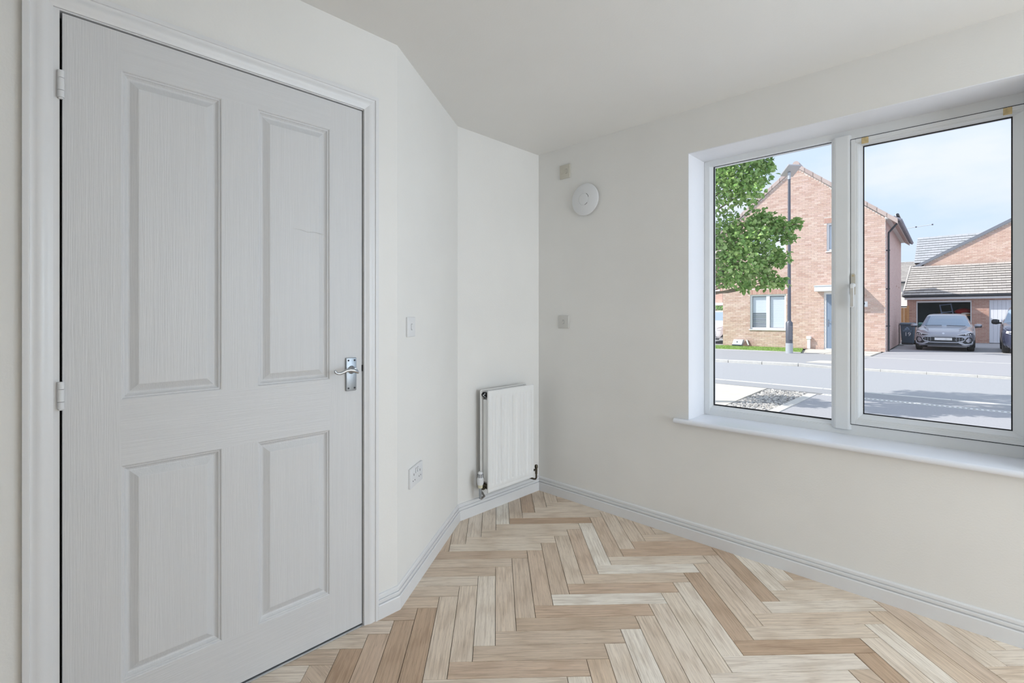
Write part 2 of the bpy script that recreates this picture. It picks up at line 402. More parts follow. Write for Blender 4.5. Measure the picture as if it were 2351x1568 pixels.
b = MB().box(XR, YN-.3, 0, XR+.3, -2.2, H).box(XR, -.2, 0, XR+.3, 0, H).box(XR, -2.2, 2.12, XR+.3, -.2, H)  # unseen end wall, its opening added for the end fill lamp
b.build('wall_opening_side', 'wall_paint', kind='structure', label='cream wall opposite the door, with a wide opening added for fill light', category='wall')
MB().box(3.4, YN, 0, 3.5, -1.5, H).build('wall_light_block', 'wall_paint', kind='structure', label='unseen cream partition added to shade the door wall', category='wall')  # added out of view to keep the end lamp off the door wall
MB().box(XD-.12, YN-.3, 0, XR, YN, H).build('wall_near', 'wall_paint', kind='structure', label='plain cream end wall', category='wall')
# dark hall beyond the door, so the gaps around the leaf read black
MB().box(-.9, -2.9, -.0085, -.88, -1.2, H).box(-.9, -2.9, -.0085, XD-.12, -2.88, H).box(-.9, -1.46, -.0085, XD-.12, -1.45, H).box(-.9, -2.9, H, XD-.12, -1.45, H+.02).box(-.9, -2.9, -.03, XD-.12, -1.45, -.0085).build('wall_hall', 'wall_paint', kind='structure', label='unlit hall behind the closed door', category='wall')

# baseboards
BP = [(0, 0), (.017, 0), (.017, .0535), (.0150, .0570), (.0075, .0580), (.0075, .0615), (.0130, .0630), (.0130, .0725), (.0120, .0745), (.0060, .0750), (.0060, .0780), (.0095, .0795), (.0085, .0895), (.005, .0935), (0, .0945)]
def base(name, a, c, m0, m1, label):
    MB().sweep(BP, [((*a, 0), (*m0, 0), (0, 0, 1)), ((*c, 0), (*m1, 0), (0, 0, 1))]).build(name, 'gloss_white', kind='structure', smooth=25, label=label, category='baseboard')
def mitre(n0, n1):
    A_ = np.array([n0, n1]); return tuple(np.linalg.solve(A_, np.ones(2)))
nR, nB, nL = np.array([0., -1.]), np.array([1., 0.]), np.array([1., 0.])
dd = np.array(DB)-np.array(DA); dd /= np.linalg.norm(dd); nD = np.array([-dd[1], dd[0]]); nD = nD if nD[0] > 0 else -nD
base('baseboard_right', (0, 0), (XR, 0), mitre(nB, nR), tuple(nR), 'white grooved skirting board under the window')
base('baseboard_back', DA, (0, 0), mitre(nD, nB), mitre(nB, nR), 'white grooved skirting board under the radiator')
base('baseboard_corner', DB, DA, mitre(nL, nD), mitre(nD, nB), 'white grooved skirting board along the angled wall')
base('baseboard_left', (XD, -1.541), DB, tuple(nL), mitre(nL, nD), 'short white grooved skirting board beside the door frame')

# ------------------------------------------------------------------ door
lining = struct('trim_2', 'white painted door lining around the panelled door', 'door lining')
MB().box(XD-.12, DY0-.022, 0, XD, DY0, DZ1).build('jamb', 'gloss_white', lining)
MB().box(XD-.12, DY1, 0, XD, DY1+.022, DZ1).build('jamb', 'gloss_white', lining)
MB().box(XD-.12, DY0-.022, DZ1, XD, DY1+.022, DZ1+.022).build('head', 'gloss_white', lining)
MB().box(XD-.058, DY0, 0, XD-.046, DY0+.010, DZ1).box(XD-.058, DY1-.010, 0, XD-.046, DY1, DZ1).box(XD-.058, DY0+.01, DZ1-.01, XD-.046, DY1-.01, DZ1).build('door_stop', 'black_gap', lining)
arch = struct('trim_3', 'white moulded architrave around the panelled door', 'architrave')
AP = [(0, 0), (0, .016), (.010, .017), (.013, .0165), (.0145, .013), (.019, .012), (.026, .0135), (.034, .0135), (.041, .011), (.047, .0078), (.055, .0065), (.057, .006), (.057, 0)]
AO0, AO1, AOZ = -2.534, -1.541, 2.057
UPX = (1, 0, 0)
MB().sweep(AP, [((XD, AO0, 0), (0, 1, 0), UPX), ((XD, AO0, AOZ), (0, 1, -1), UPX)]).build('architrave_leg', 'gloss_white', arch, smooth=30)
MB().sweep(AP, [((XD, AO0, AOZ), (0, 1, -1), UPX), ((XD, AO1, AOZ), (0, -1, -1), UPX)]).build('architrave_head', 'gloss_white', arch, smooth=30)
MB().sweep(AP, [((XD, AO1, AOZ), (0, -1, -1), UPX), ((XD, AO1, 0), (0, -1, 0), UPX)]).build('architrave_leg', 'gloss_white', arch, smooth=30)

door = struct('door_1', 'closed white four-panel door with embossed grain', 'door', (XD-.003, -2.459, .009))
DW, DH, DT = 2.459-1.6035, 1.9835, .040
# panel rectangles in door coordinates (y, z)
PY = [(-2.338+2.459, -2.087+2.459), (-1.981+2.459, -1.732+2.459)]
PZ = [(.172-.009, .780-.009), (.965-.009, 1.888-.009)]
b = MB()
b.box(-DT, 0, 0, -.016, DW, DH)
def face(y0, z0, y1, z1, mi): b.add([(0, y0, z0), (0, y1, z0), (0, y1, z1), (0, y0, z1)], [(0, 1, 2, 3)], mi)
for y0, y1 in ((0, PY[0][0]), (PY[0][1], PY[1][0]), (PY[1][1], DW)):
    if y0 == 0 or y1 == DW: face(y0, 0, y1, DH, 0)
    else:
        face(y0, PZ[0][0], y1, PZ[0][1], 0); face(y0, PZ[1][0], y1, PZ[1][1], 0)
for z0, z1 in ((0, PZ[0][0]), (PZ[0][1], PZ[1][0]), (PZ[1][1], DH)): face(PY[0][0], z0, PY[1][1], z1, 1)
for q in (((0, 0, 0), (0, DW, 0)), ((0, DW, 0), (0, DW, DH)), ((0, DW, DH), (0, 0, DH)), ((0, 0, DH), (0, 0, 0))):
    (a, c) = q; b.add([a, c, (-.016, c[1], c[2]), (-.016, a[1], a[2])], [(0, 1, 2, 3)], 0)
me = b.mesh('leaf', ['door_white', 'door_white_rail'])
leaf = link('leaf', me, door)
steps = [(0, 0), (.0025, -.0014), (.0045, -.0046), (.008, -.0052), (.010, -.0084), (.0145, -.0125), (.018, -.0138), (.021, -.0134), (.040, -.0030), (.0425, -.0028)]
for y0, y1 in PY:
    for z0, z1 in PZ:
        b = MB(); vs = []
        for i_, d_ in steps: vs += [(d_, y0+i_, z0+i_), (d_, y1-i_, z0+i_), (d_, y1-i_, z1-i_), (d_, y0+i_, z1-i_)]
        n = len(steps)
        b.add(vs, [(4*i+k, 4*i+(k+1) % 4, 4*i+4+(k+1) % 4, 4*i+4+k) for i in range(n-1) for k in range(4)]+[tuple(4*(n-1)+k for k in range(4))])
        link('panel', b.mesh('panel', 'door_white'), door)
# hairline crack and paint run on the upper panel
cr_ = [onx(XD-.005, *p) for p in ((672, 524), (690, 527), (706, 533), (722, 533), (743, 539))]
MB().tube([np.array(p)-np.array(door.location) for p in cr_], [.0003, .0006, .0006, .0006, .0008], 5).build('scratch', 'plastic_grey', door)
for zc in (1.803, .993, .19):
    h = MB(); r = .0072; z = zc-.035-.009
    for k, (a, c) in enumerate(((0, .0175), (.0185, .0500), (.0510, .0700))): h.lathe([(0, z+a), (r, z+a), (r, z+c), (0, z+c)], 14, (.0075, -.0035, 0))
    ho = h.build('hinge', 'plastic_white', door, smooth=40)
    MB().lathe([(0, z-.004), (r*.6, z-.004), (r*.85, z-.0005), (0, z-.0005)], 12, (.0075, -.0035, 0)).build('hinge_pin', 'plastic_white', ho, smooth=40)
hy0, hy1, hz0, hz1 = -1.672+2.459, -1.630+2.459, .916-.009, 1.041-.009
plate = MB().box(0, hy0, hz0, .009, hy1, hz1).build('handle_plate', 'brushed', door, bevel=.0025, smooth=35, label='brushed metal backplate with four screws')
for yy in (hy0+.0085, hy1-.0085):
    for zz in (hz0+.010, hz1-.010): MB().lathe([(0, .0088), (.0036, .0088), (.0036, .0098), (0, .0100)], 12, (0, yy, zz), (1, 0, 0)).build('screw', 'screw_dark', plate)
yc = (hy0+hy1)/2; zc = onx(XD+.03, 803, 851)[2]-.009
MB().lathe([(.0, .009), (.0155, .009), (.014, .013), (.0095, .017), (.0085, .040), (0, .042)], 20, (0, yc, zc), (1, 0, 0)).build('rose', 'chrome', door, smooth=40)
pts = [onx(XD+.043, *p)-np.array(door.location) for p in ((823, 856), (819, 853), (812, 850.5), (804, 849.5), (796, 851), (788, 855), (781, 858), (775, 858), (770, 855.5), (769.5, 852), (772, 851))]
MB().tube(pts, [.004, .0078, .0072, .0070, .0060, .0054, .0050, .0047, .0045, .0045, .003], 12).build('lever', 'chrome', door, smooth=60, label='curved chrome lever handle')
MB().box(-.012, DW-.001, 1.0125-.036, .0012, DW+.006, 1.0125-.012).build('latch_keep', 'black_gap', lining, loc=tuple(door.location))
trim4 = struct('trim_4', 'thin metal threshold strip under the door', 'threshold')
MB().sweep([(-.04, 0), (0, 0), (.004, .0012), (.004, .003), (-.002, .0042), (-.04, .0042)], [((XD+.001, DY0, 0), (1, 0, 0), (0, 0, 1)), ((XD+.001, DY1, 0), (1, 0, 0), (0, 0, 1))]).build('strip', 'aluminium', trim4)

# ------------------------------------------------------------------ window
win = struct('window_1', 'white plastic casement window with a fixed and an opening light', 'window')
FY, BY = .205, .270
GY = .238
fx0, fx1, fz0, fz1 = WX0+.004, WX1-.004, WZ0, WZ1-.004
# pixel measured sight lines
g1x0, g1z0 = ony(GY, 1639, 600)[0], ony(GY, 1640, 930)[2]
g1x1, g1z1 = ony(GY-.02, 1912, 600)[0], ony(GY, 1636, 383)[2]
mx0, mx1 = ony(FY-.012, 1914, 600)[0], ony(FY-.012, 1951, 600)[0]
g2x0, g2x1 = ony(GY, 1982, 600)[0], ony(GY, 2325, 600)[0]
g2z0, g2z1 = ony(GY, 1982, 950)[2], ony(GY, 1982, 336)[2]
def ring(x0, z0, x1, z1, w, ya, yb, name, mat, parent):
    b = MB()
    b.box(x0, ya, z0, x1, yb, z0+w); b.box(x0, ya, z1-w, x1, yb, z1); b.box(x0, ya, z0+w, x0+w, yb, z1-w); b.box(x1-w, ya, z0+w, x1, yb, z1-w)
    return b.build(name, mat, parent)
xm = (mx0+mx1)/2
# outer frame bars, wide enough to reach the glazing beads
f_in = .030
MB().box(fx0, FY, fz0, fx0+f_in, BY, fz1).build('frame_bar', 'upvc', win, bevel=.002)
MB().box(fx1-f_in, FY, fz0, fx1, BY, fz1).build('frame_bar', 'upvc', win, bevel=.002)
sz0, sz1 = ony(FY-.006, 1960, 974)[2], ony(FY-.006, 1960, 320)[2]
f_top, f_bot = fz1-sz1+.010, sz0-fz0+.010
MB().box(fx0+f_in, FY, fz1-f_in, xm, BY, fz1).build('frame_bar', 'upvc', win)
MB().box(xm, FY, fz1-f_top, fx1-f_in, BY, fz1).build('frame_bar', 'upvc', win)
MB().box(fx0+f_in, FY, fz0, xm, BY, fz0+f_in).build('frame_bar', 'upvc', win)
MB().box(xm, FY, fz0, fx1-f_in, BY, fz0+f_bot).build('frame_bar', 'upvc', win)
MB().prism([(mx0-.012, FY+.004), (mx0, FY-.003), (mx0+.002, FY-.010), (mx0+.009, FY-.012), (mx1-.009, FY-.012), (mx1-.002, FY-.010), (mx1, FY-.003), (mx1+.010, FY+.004), (mx1+.010, BY-.005), (mx0-.012, BY-.005)], 'z', fz0+.024, fz1-.024).build('mullion', 'upvc', win, bevel=.001)
# fixed light
ox0, oz0, ox1, oz1 = fx0+f_in-.008, fz0+f_in-.004, mx0+.002, fz1-f_in+.004
wl = g1x0-ox0
lt = link('fixed_light', None, win)
b0 = MB()
def beadL(x0, z0, x1, z1, gx0, gz0, gx1, gz1, y0, y1, parent):
    Yb = BY-.01; up = (0, -1, 0)
    def prof(w): return [(0, 0), (0, Yb-y0), (w*.30, Yb-y0), (w*.33, Yb-y0-.003), (w*.45, Yb-y0-.0035), (w*.55, Yb-y0-(y1-y0)*.30), (w*.94, Yb-y1+.004), (w, Yb-y1+.001), (w, 0)]
    for (a, c, ga, gc) in (((x0, z0), (x1, z0), (gx0, gz0), (gx1, gz0)), ((x1, z0), (x1, z1), (gx1, gz0), (gx1, gz1)), ((x1, z1), (x0, z1), (gx1, gz1), (gx0, gz1)), ((x0, z1), (x0, z0), (gx0, gz1), (gx0, gz0))):
        w = 1.0
        MB().sweep(prof(1.0), [((a[0], Yb, a[1]), (ga[0]-a[0], 0, ga[1]-a[1]), up), ((c[0], Yb, c[1]), (gc[0]-c[0], 0, gc[1]-c[1]), up)]).build('glazing_bead', 'upvc', parent, smooth=20)
beadL(ox0, oz0, ox1, oz1, g1x0, g1z0, g1x1+.006, g1z1, FY+.003, GY-.006, lt)
ring(g1x0-.006, g1z0-.006, g1x1+.012, g1z1+.006, .0130, GY-.0055, GY-.0015, 'gasket', 'gasket', lt)
MB().box(g1x0-.008, GY, g1z0-.008, g1x1+.014, GY+.006, g1z1+.008).build('pane', 'pane_glass', lt)
# opening sash
sx0, sx1 = mx1+.003, fx1-f_in+.012
sash = link('sash', None, win)
ys = FY-.006
sw = .018
MB().box(sx0, ys, sz0, sx0+sw, BY-.012, sz1).build('sash_bar', 'upvc', sash, bevel=.0015)
MB().box(sx1-sw, ys, sz0, sx1, BY-.012, sz1).build('sash_bar', 'upvc', sash, bevel=.0015)
MB().box(sx0+sw, ys, sz1-sw, sx1-sw, BY-.012, sz1).build('sash_bar', 'upvc', sash, bevel=.0015)
MB().box(sx0+sw, ys, sz0, sx1-sw, BY-.012, sz0+sw).build('sash_bar', 'upvc', sash, bevel=.0015)
beadL(sx0+sw-.002, sz0+sw-.002, sx1-sw+.002, sz1-sw+.002, g2x0, g2z0, g2x1, g2z1, ys+.003, GY-.006, sash)
ring(g2x0-.006, g2z0-.006, g2x1+.006, g2z1+.006, .0105, GY-.0055, GY-.0015, 'gasket', 'gasket', sash)
MB().box(g2x0-.008, GY, g2z0-.008, g2x1+.008, GY+.006, g2z1+.008).build('pane', 'pane_glass', sash)
# dark shadow gap round the sash
ring(sx0-.0032, sz0-.0032, sx1+.0032, sz1+.0032, .0032, FY-.0022, FY+.004, 'weather_seal', 'gasket', win)
# stained corner pads
for px0, px1, py0, py1 in ((1978, 1994, 312, 327), (2303, 2324, 243, 260)):
    a = ony(ys, px0, (py0+py1)/2+2)[0]; c = ony(ys, px1, (py0+py1)/2-2)[0]
    zt = sz1-.001; zb = zt-.028
    p = MB().box(a, ys-.002, zb, c, ys+.002, zt).build('screw_pad', 'stain_pad', sash, bevel=.0008, label='yellowed square screw pad')
    MB().lathe([(0, .0018), (.0045, .0018), (.0045, .0028), (.0034, .0028), (.0030, .0022), (0, .0022)], 14, ((a+c)/2, ys, (zt+zb)/2), (0, -1, 0)).build('screw_cap', 'stain_pad', p)
# espagnolette handle
hx = ony(ys-.01, 1958, 650)[0]
zt, zb = ony(ys, 1957, 628)[2], ony(ys, 1957, 662)[2]
hd = link('window_handle', None, sash)
sh = [(hx-.009+.009+.009*math.cos(t)*-1, zt-.009+.009*math.sin(t)) for t in np.linspace(0, PI, 9)]
bsp = MB().prism(sh+[(hx+.009, zb-.03), (hx-.009, zb-.03)], 'y', ys-.006, ys, ).build('base', 'plastic_aged', hd, bevel=.001)
MB().lathe([(0, .0061), (.004, .0061), (.004, .0072), (0, .0074)], 12, (hx, ys, zt-.011), (0, -1, 0)).build('screw', 'stain_pad', bsp)
hz = ony(ys-.02, 1957, 655)[2]
MB().lathe([(0, .004), (.0105, .004), (.0105, .020), (.008, .024), (0, .025)], 20, (hx, ys, hz), (0, -1, 0)).build('hub', 'upvc', hd, smooth=40)
MB().lathe([(0, .0245), (.004, .0245), (.004, .0262), (0, .0264)], 12, (hx-.001, ys, hz-.002), (0, -1, 0)).build('lock', 'black_gap', hd)
zl = ony(ys-.03, 1953, 706)[2]
lv = MB().prism([(hx-.0075, hz+.004), (hx+.0075, hz+.004), (hx+.0080, zl+.008), (hx+.005, zl), (hx-.005, zl), (hx-.0080, zl+.008)], 'y', ys-.036, ys-.022).build('lever', 'upvc', hd, bevel=.003, smooth=40, label='white lever with a grey grip inset')
MB().box(hx-.0052, ys-.0368, zl+.005, hx+.0052, ys-.0355, hz-.014).build('grip_inset', 'plastic_grey', lv)
# window board
sill = struct('trim_5', 'white window board with rounded nose under the window', 'window sill')
sx_ = ony(-.03, 1546, 965)[0]
pr = [(.205, 0), (.205, -.025), (-.022, -.025)]+[(-.022+.0125*math.cos(t), -.0125+.0125*math.sin(t)) for t in np.linspace(-PI/2, -PI*1.5, 9)][1:]
b = MB().prism([(y, WZ0+z) for y, z in pr], 'x', WX0, WX1)
b.prism([(y if y < .01 else 0, WZ0+z) for y, z in pr], 'x', sx_, WX0); b.prism([(y if y < .01 else 0, WZ0+z) for y, z in pr], 'x', WX1, WX1+.08)
b.build('board', 'sill_white', sill, smooth=35)

# ------------------------------------------------------------------ radiator
rad = thing('radiator', 'white double-panel radiator with vertical flutes in the corner', 'radiator', (0, -.585, 0))
RW, RZ0, RZ1, RX = .405, .152, .755, .116
def flute_panel(xf, thick, name):
    nfl = 11; ny = nfl*8; b = MB(); ys_ = np.linspace(0, RW, ny+1)
    zs_ = [RZ0, RZ0+.004, RZ0+.014, RZ0+.020, RZ0+.030, RZ0+.042, RZ0+.052, RZ1-.052, RZ1-.042, RZ1-.03, RZ1-.014, RZ1-.004, RZ1]
    amp = [0, 0, 0, 0, 0, .4, 1, 1, .4, 0, 0, 0, 0]; dx = [-.006, -.001, 0, -.0022, 0, 0, 0, 0, 0, 0, 0, -.001, -.006]
    vs = []
    for z, a_, d_ in zip(zs_, amp, dx):
        for y in ys_:
            ph = (y-.016)/(RW-.032)*nfl
            g = 0
            if 0 < ph < nfl:
                q = abs((ph % 1)-.5)*2; g = -.0065*max(0, min(1, (0.55-q)/.25))
            e = min(y, RW-y); edge = -.005*max(0, 1-e/.004)
            vs.append((xf+g*a_+d_+edge, y, z))
    m_ = ny+1
    f = [(i*m_+k, i*m_+k+1, (i+1)*m_+k+1, (i+1)*m_+k) for i in range(len(zs_)-1) for k in range(ny)]
    nb = len(vs)
    vs += [(xf-thick, y, z) for z in (RZ0, RZ1) for y in (0, RW)]
    b.add(vs, f+[(nb, nb+1, nb+3, nb+2)])
    b.box(xf-thick, 0, RZ0, xf-.0045, .002, RZ1); b.box(xf-thick, RW-.002, RZ0, xf-.0045, RW, RZ1); b.box(xf-thick, 0, RZ1-.002, xf-.006, RW, RZ1); b.box(xf-thick, 0, RZ0, xf-.006, RW, RZ0+.002)
    return b.build(name, 'radiator_white', rad, smooth=30)
flute_panel(RX, .012, 'front_panel'); flute_panel(.052, .012, 'rear_panel')
MB().box(.056, .010, RZ0+.055, .0925, RW-.010, RZ1-.055).build('convector_fins', 'radiator_white', rad, bevel=.003)
MB().box(.0926, .014, RZ0+.04, .1038, RW-.014, RZ1-.04).build('convector_gap_shade', 'black_gap', rad)  # black box standing in for the shade between fins and front panel
for y in (.018, RW-.018):
    for z in (RZ0+.028, RZ1-.028):
        MB().lathe([(0, .040), (.015, .040), (.015, .104), (0, .104)], 14, (0, y, z), (1, 0, 0)).build('header_tube', 'black_gap' if z > .5 else 'brass_dull', rad, smooth=40)  # tubes coloured dark to stand in for the shaded end openings
MB().lathe([(0, -.004), (.011, -.004), (.011, .004), (.006, .006), (.005, .016), (0, .017)], 14, (.077, .010, RZ1-.028), (0, -1, 0)).build('bleed_valve', 'chrome', rad, smooth=40)
b = MB()
b.box(.040, .030, RZ1-.010, .104, .034, RZ1-.004); b.box(.040, RW-.034, RZ1-.010, .104, RW-.030, RZ1-.004); b.box(0, .08, RZ0+.06, .040, .10, RZ1-.06); b.box(0, RW-.10, RZ0+.06, .040, RW-.08, RZ1-.06)
b.build('wall_bracket', 'radiator_white', rad)
# thermostatic valve
vy, vxx = -.030, .077
tv = link('thermostatic_valve', None, rad)
zt = onx(vxx, 1103, 1083)[2]; zz = [zt, onx(vxx, 1103, 1112)[2], onx(vxx, 1103, 1120)[2], onx(vxx, 1103, 1143)[2]]
hh = zz[0]-zz[1]
head = MB().lathe([(0, zz[1]-.002), (.016, zz[1]-.002), (.019, zz[1]+hh*.12), (.020, zz[1]+hh*.45), (.0165, zz[1]+hh*.52), (.0152, zz[1]+hh*.9), (.011, zz[0]), (0, zz[0])], 20, (vxx, vy, 0)).build('head', 'plastic_white', tv, smooth=35)
b = MB()
for k in range(9):
    t = 2*PI*k/9+.25; c_, s_ = math.cos(t), math.sin(t)
    b.prism([(vxx+.0135*c_-.0022*s_, vy+.0135*s_+.0022*c_), (vxx+.0163*c_-.0022*s_, vy+.0163*s_+.0022*c_), (vxx+.0163*c_+.0022*s_, vy+.0163*s_-.0022*c_), (vxx+.0135*c_+.0022*s_, vy+.0135*s_-.0022*c_)], 'z', zz[1]+hh*.56, zz[1]+hh*.86)
b.build('slot', 'black_gap', head)
MB().lathe([(0, zz[2]), (.0125, zz[2]), (.0145, zz[1]-.003), (0, zz[1]-.003)], 20, (vxx, vy, 0)).build('collar', 'trv_cream', tv, smooth=35)
zv = RZ0+.028
MB().tube([(vxx, vy, zz[2]), (vxx, vy, .128), (vxx, vy, .122)], .0085, 12).build('valve_body', 'brushed', tv, smooth=40)
MB().tube([(vxx, vy, zv-.004), (vxx, vy+.02, zv-.004), (vxx, .012, zv)], .0075, 12).build('tail', 'brass_dull', tv, smooth=40)
MB().lathe([(0, 0), (.012, 0), (.012, .012), (0, .012)], 6, (vxx, -.012, zv-.003), (0, 1, 0)).build('union_nut', 'brass_dull', tv)
MB().tube([(vxx, vy, .135), (vxx, vy, .122), (vxx-.003, vy+.010, .1165), (vxx-.02, vy+.05, .115), (0, vy+.085, .115)], .0065, 12).build('supply_pipe', 'pipe_grey', tv, smooth=40)
# lockshield
lk = link('lockshield_valve', None, rad)
ly = RW+.066
MB().tube([(vxx, ly, zv-.03), (vxx, ly, zv+.012)], .008, 12).build('valve_body', 'brass_dull', lk, smooth=40)
MB().lathe([(0, zv+.010), (.011, zv+.010), (.011, zv+.024), (.008, zv+.030), (0, zv+.031)], 14, (vxx, ly, 0)).build('cap', 'brass_dull', lk, smooth=40)
MB().tube([(vxx, ly, zv), (vxx, RW-.018, zv)], .007, 12).build('tail', 'brass_dull', lk, smooth=40)
MB().tube([(vxx, ly, zv-.028), (vxx, ly, .124), (vxx-.006, ly, .115), (vxx-.02, ly, .111), (0, ly, .111)], .006, 12).build('return_pipe', 'brass_dull', lk, smooth=40)

# ------------------------------------------------------------------ wall plates
def wallthing(name, label, cat, px, py, plane):
    """plane = (point, outward normal, right vector)"""
    p0, n, r_ = plane
    p = onpl(p0, n, px, py)
    o = thing(name, label, cat, tuple(p), math.atan2(r_[1], r_[0]))
    return o    # local x = right along wall, local y = into wall, z up
PLR = ((0, 0, 0), (0, -1, 0), (1, 0, 0))
PLD = ((DA[0], DA[1], 0), (nD[0], nD[1], 0), (-dd[0], -dd[1], 0))
def plate_(o, w, h, t=.009, mat='plastic_white'):
    return MB().box(-w/2, -t, -h/2, w/2, 0, h/2).build('plate', mat, o, bevel=.0028, bseg=3, smooth=35)
def rocker(o, x, z, w, h, t, mat, tilt=.0025):
    MB().prism([(-t, z-h/2), (-t-tilt, z-h/2), (-t-.0006, z+h*.05), (-t-.0012, z+h/2), (-t, z+h/2)], 'x', x-w/2, x+w/2).build('rocker', mat, o)
    MB().box(x-w/2-.0012, -t-.0003, z-h/2-.0014, x+w/2+.0012, -t+.001, z+h/2+.0014).build('rocker_surround', 'screw_dark', o)
o = wallthing('light_switch', 'white single light switch on the angled wall', 'switch', 941, 750.5, PLD); plate_(o, .086, .086); rocker(o, 0, 0, .012, .024, .009, 'plastic_white')
o = wallthing('double_socket', 'white double power socket low on the angled wall', 'socket', 952, 1089, PLD); plate_(o, .147, .086, .011)
for s_ in (-1, 1):
    x = s_*.036
    MB().box(x-.002, -.0114, .006, x+.002, -.010, .0155).build('earth_hole', 'black_gap', o)
    MB().box(x-.0125, -.0114, -.0175, x-.0075, -.010, -.0125).build('pin_hole', 'black_gap', o); MB().box(x+.0075, -.0114, -.0175, x+.0125, -.010, -.0125).build('pin_hole', 'black_gap', o)
    rocker(o, s_*.0105, .022, .0095, .019, .011, 'plastic_white')
o = wallthing('fused_switch', 'yellowed fused switch plate high on the wall above the round alarm', 'switch', 1298.5, 394.5, PLR); plate_(o, .084, .090, .010, 'plastic_aged')
rocker(o, .012, 0, .013, .026, .010, 'plastic_aged'); MB().box(-.030, -.0125, -.012, -.010, -.0095, .014).build('fuse_carrier', 'plastic_aged', o, bevel=.001)
o = wallthing('alarm', 'round white alarm disc mounted high on the wall', 'alarm', 1347, 459, PLR)
MB().lathe([(0, 0), (.090, 0), (.090, .012), (.084, .014)], 40, (0, 0, 0), (0, -1, 0)).build('back_plate', 'plastic_grey', o, smooth=40)
MB().lathe([(.070, .013), (.099, .014), (.101, .017), (.100, .020), (.092, .024), (.070, .029), (.042, .033), (.0385, .0332), (.0378, .0320), (.0365, .0320)], 56, (0, 0, 0), (0, -1, 0)).build('cover', 'plastic_white', o, smooth=40)
MB().lathe([(0, .031), (.0362, .031), (.0360, .0338), (.034, .0344), (0, .035)], 40, (0, 0, 0), (0, -1, 0)).build('test_button', 'plastic_white', o, smooth=40)
for a0, a1 in ((.25, 1.05), (-1.35, -.75)):
    MB().tube([(.0372*math.cos(t), -.0335, .0372*math.sin(t)) for t in np.linspace(a0, a1, 8)], .0011, 6).build('vent_slot', 'screw_dark', o)
o = wallthing('flex_outlet', 'small grey-white switch plate halfway up the wall below the alarm', 'switch', 1295, 739, PLR); plate_(o, .086, .084, .009, 'plastic_grey'); rocker(o, 0, 0, .011, .022, .009, 'plastic_grey')

# pendant lamp in the unseen part of the room
lp = thing('pendant_lamp', 'cream drum shade pendant lamp hanging from the ceiling behind the camera', 'lamp', (3.1, -2.3, H))
MB().lathe([(0, -.03), (.05, -.03), (.05, 0), (0, 0)], 20).build('ceiling_rose', 'plastic_white', lp, smooth=40)
MB().tube([(0, 0, -.03), (0, 0, -.64)], .004, 8).build('cord', 'plastic_white', lp)
MB().lathe([(.17, -.82), (.172, -.82), (.172, -.62), (.17, -.62), (.17, -.82)], 32, caps=False).build('lamp_shade', 'lamp_shade', lp, smooth=40)
pt = light('pendant_bulb', 'POINT', (3.1, -2.3, H-.72), 17, (1.0, .95, .88), shadow_soft_size=.06)
# ================================================================== OUTSIDE
G = -.2
def ground(name, poly, z, mat, label, cat, depth=.25):
    return MB().prism(poly, 'z', z-depth, z).build(name, mat, kind='structure', label=label, category=cat)
ground('ground', [(-60, .30), (60, .30), (60, 90), (-60, 90)], G-.06, 'tarmac_path', 'grey ground under the street and gardens', 'ground', .3)
ground('road', [(-60, 8.42), (60, 8.42), (60, 13.2), (-60, 12.72)], G-.03, 'tarmac', 'light grey tarmac road between the kerbs', 'road', .03)
ground('pavement_near', [(-60, 7.68), (60, 7.68), (60, 8.30), (-60, 8.30)], G, 'tarmac_path', 'narrow grey pavement on the window side of the road', 'pavement', .06)
ground('pavement_far', [(-60, 13.0), (-1.2, 13.30), (-.55, 13.42), (-.55, 18.2), (-60, 17.42)], G+.002, 'tarmac_path', 'grey pavement in front of the brick house', 'pavement', .062)
ground('driveway_far', [(-.549, 13.44), (40, 13.8), (40, 36), (-.40, 36), (-.549, 20.9)], G, 'tarmac_drive', 'grey tarmac driveway beside the brick house', 'driveway', .06)
ground('driveway_near', [(.086, .30), (40, .30), (40, 7.44), (.086, 7.44)], G, 'tarmac_drive', 'grey tarmac driveway below the window', 'driveway', .06)
MB().prism([(-.70, 17.62), (12, 18.32), (12, 18.40), (-.70, 17.70)], 'z', G, G+.004).build('trim_6', 'kerb_stone', kind='structure', label='pale edging line across the far driveway', category='edging')
# kerbs
nk = struct('kerb_near', 'pale kerb stones on the window side of the road', 'kerb')
KM = MB().box(0, 0, -.06, .912, .115, .004).mesh('kerb_stone', 'kerb_stone', None, .008)
for k in range(-12, 16): link('kerb_stone', KM, nk, (k*.915, 8.303, G), (0, 0, 0))
fk = struct('kerb_far', 'pale kerb stones on the far side of the road', 'kerb')
KF = MB().box(0, 0, -.06, .912, .125, .085).mesh('kerb_stone', 'kerb_stone', None, .012)
ka = math.atan2(13.30-12.72, 3.0)*.62
for k in range(-14, 0):
    x = -1.55+k*.915; link('kerb_stone', KF, fk, (x, 13.12+(x+.8)*.150 if x > -9 else 12.0, G-.03), (0, 0, .150))
MB().prism([(0, -.06), (.905, -.06), (.905, .030), (0, .085)], 'y', 0, .125).build('kerb_stone', 'kerb_stone', fk, bevel=.008, loc=(-1.55, 13.02, G-.03), rot=(0, 0, .15))
KD = MB().box(0, 0, -.06, .912, .125, .030).mesh('kerb_stone_low', 'kerb_stone', None, .006)
for k in range(0, 16): link('kerb_stone', KD, fk, (-.63+k*.915, 13.20+k*.06, G-.03), (0, 0, .066))
ground('path_slab', [(-1.62, 14.1), (-.62, 14.3), (-.62, 15.2), (-1.45, 15.0)], G+.012, 'paving', 'pale tactile slab let into the far pavement', 'slab', .01)
